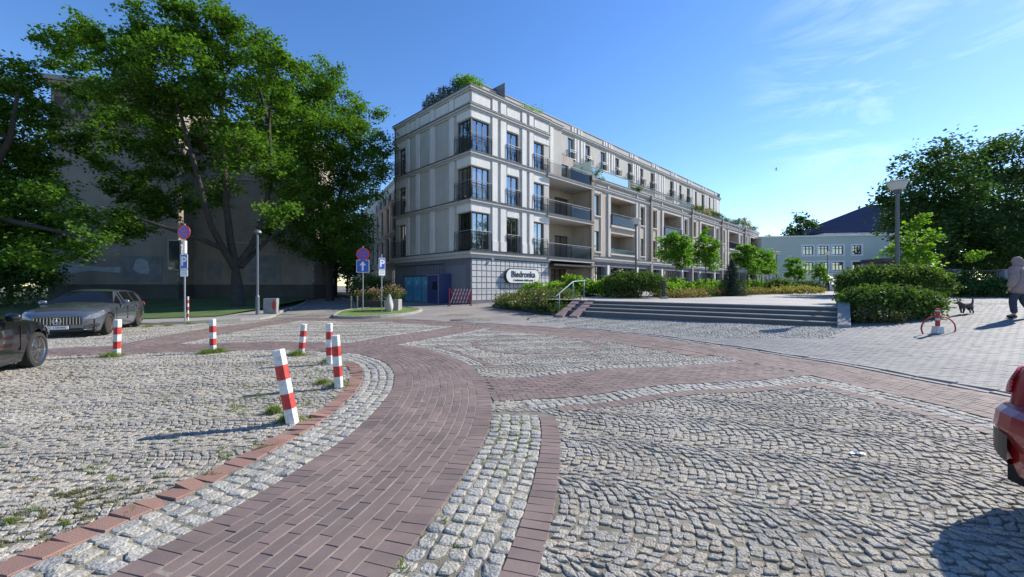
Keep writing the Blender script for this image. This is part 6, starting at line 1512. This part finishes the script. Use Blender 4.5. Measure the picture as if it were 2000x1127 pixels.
# ---- trees on the right
Yr = 30.0; raw = [(1770, 420, 45), (1750, 375, 34), (1790, 340, 50), (1840, 310, 42), (1850, 370, 60), (1900, 330, 55), (1960, 310, 60), (1820, 420, 60), (1900, 400, 70), (1980, 380, 70), (1880, 455, 60), (1950, 460, 65), (2030, 330, 70), (2060, 430, 80), (1830, 470, 40), (2000, 500, 50), (1920, 510, 40), (1745, 410, 22), (1945, 295, 22), (1835, 290, 18), (1850, 510, 35), (1800, 480, 42), (1772, 445, 35), (1730, 400, 18), (1880, 520, 40)]
half = [b for b in raw if b[0] < 1880]; other = [b for b in raw if b[0] >= 1880]
tree('large_tree', (PX(1852, Yr), Yr, ZP), [bl3(a, b, c, Yr+rz_.uniform(-2.5, 2.5)) for a, b, c in half], [(PX(1852, Yr), Yr, ZP), J(1852, 520, Yr), J(1850, 430, Yr)], .5, 'big dark broadleaf tree right of the school with its trunk behind the hedge', leaf='dark', size=.24, per=72, clump=1.0, dens=1.15)
tree('large_tree', (PX(1990, Yr+1), Yr+1, ZP), [bl3(a, b, c, Yr+1+rz_.uniform(-2.5, 2.5)) for a, b, c in other], [(PX(1990, Yr+1), Yr+1, ZP), J(1985, 500, Yr+1), J(1970, 420, Yr+1)], .42, 'big dark broadleaf tree at the right edge above the walking person', leaf='dark', size=.24, per=72, clump=1.0, dens=1.15)
for i, (px, py, pr_, Y) in enumerate(((1845, 560, 26, 26.5), (1905, 565, 22, 26), (1965, 568, 22, 26))):
    shrub('bush', (PX(px, Y), Y, ZP-.05), surf(3.0, 1.4, 1.0 if i else 1.6, 60), 'dark', .15, ('dark bush at the trunk of the big tree behind the hedge', 'low dark bush against the boundary wall, left of the person', 'low dark bush against the boundary wall behind the person')[i], cat='bush', per=44, cl=.22)
shrub('bush', (PX(1905, 24.5), 24.5, 3.0), [(-.5+.1*k, 0, .2+.03*k) for k in range(10)], 'bright', .15, 'sunlit spray of bright leaves hanging in front of the dark tree', cat='branch', per=20, cl=.22, stem=False)
# ---- trees behind the school and wing
tree('distant_tree', (PX(1565, 88), 88, ZP), [bl3(a, b, c, 88) for a, b, c in ((1562, 440, 22), (1570, 428, 14), (1556, 455, 14), (1583, 442, 12), (1545, 460, 10))], [(PX(1565, 88), 88, ZP), J(1565, 480, 88), J(1565, 450, 88)], .4, 'dark tree rising behind the flat roof of the green school', leaf='dark', size=.5, per=44, clump=1.4, dens=.9, twig=False)
tree('distant_tree', (PX(1500, 95), 95, ZP), [bl3(a, b, c, 95) for a, b, c in ((1500, 464, 10), (1492, 470, 8), (1510, 472, 10), (1485, 475, 8))], [(PX(1500, 95), 95, ZP), J(1500, 480, 95)], .3, 'pale thin tree top showing between the wing and the school', leaf='lime', size=.5, per=26, clump=1.2, dens=.6, twig=False)
for i in range(14):
    x = 30+i*16; y = 150-abs(i-5)*2; h = 13
    if i > 9: x = 60+(i-9)*14; y = 70-(i-9)*9
    bs = [(x+math.cos(k*2.4)*3.4, y+math.sin(k*2.4)*3.4, 1+h*(.2+.09*k), 3.3) for k in range(8)]
    tree('distant_tree', (x, y, ZP), bs, [(x, y, ZP), (x, y, 5)], .3, 'background tree in the dark row far beyond the school and plaza', group='background trees beyond the school', leaf='dark', size=.7, per=26, clump=1.8, dens=.8, twig=False)
# ---- roof plants
for i in range(9):
    t_ = 2.1+i*.56; p = FLt(t_, -.4, ZT-.1); h = 1.25+.25*math.sin(i*2.2); 
    shrub('roof_conifer', p, [(.10*math.cos(k*2.4)*(1-k/14), .10*math.sin(k*2.4)*(1-k/14), .15+h*k/12) for k in range(12)], 'conifer', .10, 'small dark cypress on the roof terrace, number %d counting from the building corner' % (i+1), cat='roof plant', group='cypresses along the roof terrace', per=40, cl=.11)
shrub('roof_shrub', FRt(.9, -1.4, ZT-.1), surf(1.7, 1.3, 1.5, 34), 'lime', .15, 'round green shrub on the roof at the building corner', cat='roof plant', per=40, cl=.2)
shrub('roof_shrub', FRt(7.0, -1.0, ZT-.1), surf(2.2, .8, .9, 24, rag=.2), 'bright', .12, 'yellow-green plant trailing over the parapet beside the dark roof screen', cat='roof plant', per=34, cl=.18)
k = 0
for t_, lf_, h in ((16.0, 'hedge', .8), (24.5, 'hedge', .5), (41.5, 'olive', .9), (44, 'hedge', 1.0), (46.5, 'yellow', .9), (49, 'hedge', 1.2), (51, 'dark', 1.0), (54, 'hedge', .9), (58, 'hedge', .7), (61.5, 'dark', 1.0), (64.0, 'hedge', 1.3), (67, 'yellow', 1.9), (69.5, 'yellow', 1.5), (72, 'hedge', 1.0)):
    k += 1; shrub('terrace_plant', FRt(t_, -.5, ZW-.2), surf(1.7, .8, h+.4, 18, rag=.2), lf_, .14, 'potted %s plant, number %d along the wing terrace going away' % ({'hedge': 'green', 'olive': 'olive', 'yellow': 'yellowing', 'dark': 'dark green'}[lf_], k), cat='terrace plant', group='plants along the wing terrace', per=36, cl=.18)
# ---- planter flowers, island shrubs
shrub('flowers', (PX(727, 25.6), 25.6, .66), surf(1.9, 1.0, .6, 28), 'hedge', .10, 'pink flowering plant in the low dark planter on the island', cat='flowers', per=30, cl=.16, petals=14)
shrub('flowers', (PX(768, 23.4), 23.4, .83), surf(1.15, 1.0, .65, 24), 'hedge', .10, 'pink flowering plant in the square concrete planter', cat='flowers', per=30, cl=.13, petals=12)
shrub('bush', (-10.0, 29.6, .3), surf(3.0, 1.6, 1.7, 60), 'dark', .14, 'dark bush in the verge between the street and the apartment building', cat='bush', per=40, cl=.22)
shrub('bush', (-11.8, 33.2, .3), surf(3.0, 2.0, 2.0, 60), 'dark', .14, 'taller dark bush deeper along the verge of the side street', cat='bush', per=40, cl=.22)
shrub('hedge', (-31.5, 24.0, .3), surf(9, 2.0, 3.2, 200), 'dark', .16, 'tall dark unclipped hedge behind the parked cars at the left edge', cat='hedge', per=50, cl=.26)
# ---- grass tufts at the bollards
def tuft(px, py, w_, n, h, label, dry=.3):
    x, y = G(px, py); t = []; V = []; 
    a = RNG.uniform(0, 2*math.pi, n); rr = np.abs(RNG.normal(0, w_*.5, n)); bx2 = np.stack([np.cos(a)*rr, np.sin(a)*rr*.7, np.zeros(n)-.01], 1)
    hh = h*(.4+.8*RNG.random(n))*np.exp(-(rr/w_)**2); d = np.stack([RNG.normal(0, .5, n), RNG.normal(0, .5, n), np.ones(n)], 1); d /= np.linalg.norm(d, axis=1)[:, None]
    sd_ = np.stack([-np.sin(a*3), np.cos(a*3), np.zeros(n)], 1)*.003
    mid = bx2+d*hh[:, None]*.55; tip = bx2+d*hh[:, None]+np.stack([d[:, 0], d[:, 1], -np.abs(d[:, 0])*.5], 1)*hh[:, None]*.4
    V = np.stack([bx2-sd_, bx2+sd_, mid+sd_*.8, mid-sd_*.8, tip], 1).reshape(-1, 3); b = np.arange(n)*5
    F = np.concatenate([np.stack([b, b+1, b+2, b+3], 1), np.stack([b+3, b+2, b+4, b+4], 1)])
    me = bpy.data.meshes.new('grass_tuft'); me.from_pydata(V.tolist(), [], [tuple(f) if f[2] != f[3] else tuple(f[:3]) for f in F.tolist()]); o = link('grass_tuft', me, LEAF['grass']); o.location = (x, y, .01); tag(o, label, 'grass tuft', 'grass tufts between the setts')
tuft(566, 822, .17, 900, .13, 'green grass tuft round the foot of the nearest leaning bollard')
tuft(535, 806, .13, 500, .13, 'grass tuft just left of the nearest leaning bollard')
tuft(660, 752, .22, 700, .10, 'sparse grass round the foot of the upright bollard by the edging')
tuft(630, 748, .20, 500, .09, 'flat weeds left of the upright bollard by the edging')
tuft(580, 694, .30, 900, .16, 'grass tuft at the foot of the bollard tilted right')
tuft(640, 706, .28, 500, .10, 'thin weeds at the foot of the half hidden bollard')
tuft(405, 690, .30, 800, .14, 'green weed clump left of the upright middle bollard')
tuft(428, 688, .28, 800, .15, 'yellowish grass tuft right of the upright middle bollard')
tuft(217, 697, .33, 900, .14, 'yellow-green weed patch at the foot of the leftmost bollard')
tuft(125, 1024, .05, 120, .04, 'tiny weed between the setts and the red brick edging, bottom left')
tuft(20, 1020, .10, 200, .04, 'dry moss and weed patch in the bottom left corner')
kx = [(290, 636), (330, 634), (370, 631), (410, 629)]
for i, (a, b) in enumerate(kx): tuft(a, b+2, .5, 500, .10, ('weeds in the gutter right behind the silver car', 'weeds in the gutter left of the parking sign pole', 'weeds in the gutter at the parking sign pole', 'weeds in the gutter right of the parking sign pole')[i])

# weeds and dry moss in the joints of the left field
def joint_weeds(label, poly, n, leaf, hmax, spread):
    P = np.array(bed_pts(poly, n, 0, 0, gz))[:, :2]; k = 26; C = np.repeat(P, k, 0); m = len(C)
    a = RNG.uniform(0, math.pi, n); d = np.stack([np.cos(a), np.sin(a)], 1); C = C+np.repeat(d, k, 0)*RNG.normal(0, spread, (m, 1))+RNG.normal(0, .006, (m, 2))
    h = hmax*RNG.random(m)**1.5+.006; t = RNG.normal(0, .5, (m, 2))*h[:, None]; a2 = RNG.uniform(0, 6.28, m); w_ = np.stack([np.cos(a2), np.sin(a2)], 1)*.0035
    z = gz(C[:, 0], C[:, 1])-.008
    V = np.stack([np.column_stack([C-w_, z]), np.column_stack([C+w_, z]), np.column_stack([C+t+w_*.5, z+h+.006]), np.column_stack([C+t-w_*.5, z+h+.006])], 1).reshape(-1, 3)
    o = link('joint_weeds', np_mesh('joint_weeds', V, np.arange(4*m).reshape(m, 4)), LEAF[leaf]); tag(o, label, 'weeds', kind='stuff')
joint_weeds('dry yellowish weeds in the joints beside the red brick edging', weed_poly, 260, 'grass', .03, .05)
joint_weeds('sparse weeds in the joints of the left cobbled field', [(-9, 3.6), (-3.2, 3.2), (-2.8, 6.5), (-4.5, 8.8), (-9, 8.6)], 110, 'olive', .02, .04)
joint_weeds('moss and dry grass at the bottom left corner of the cobbles', [(-3.6, 2.4), (-2.9, 2.4), (-2.75, 3.2), (-3.9, 3.2)], 60, 'olive', .018, .035)
joint_weeds('thin weeds in the joints of the sett strip right of the curved path', [tuple(p) for p in rC.poly(-W1-.57, -W1-.02, 0, sB)], 120, 'grass', .02, .03)
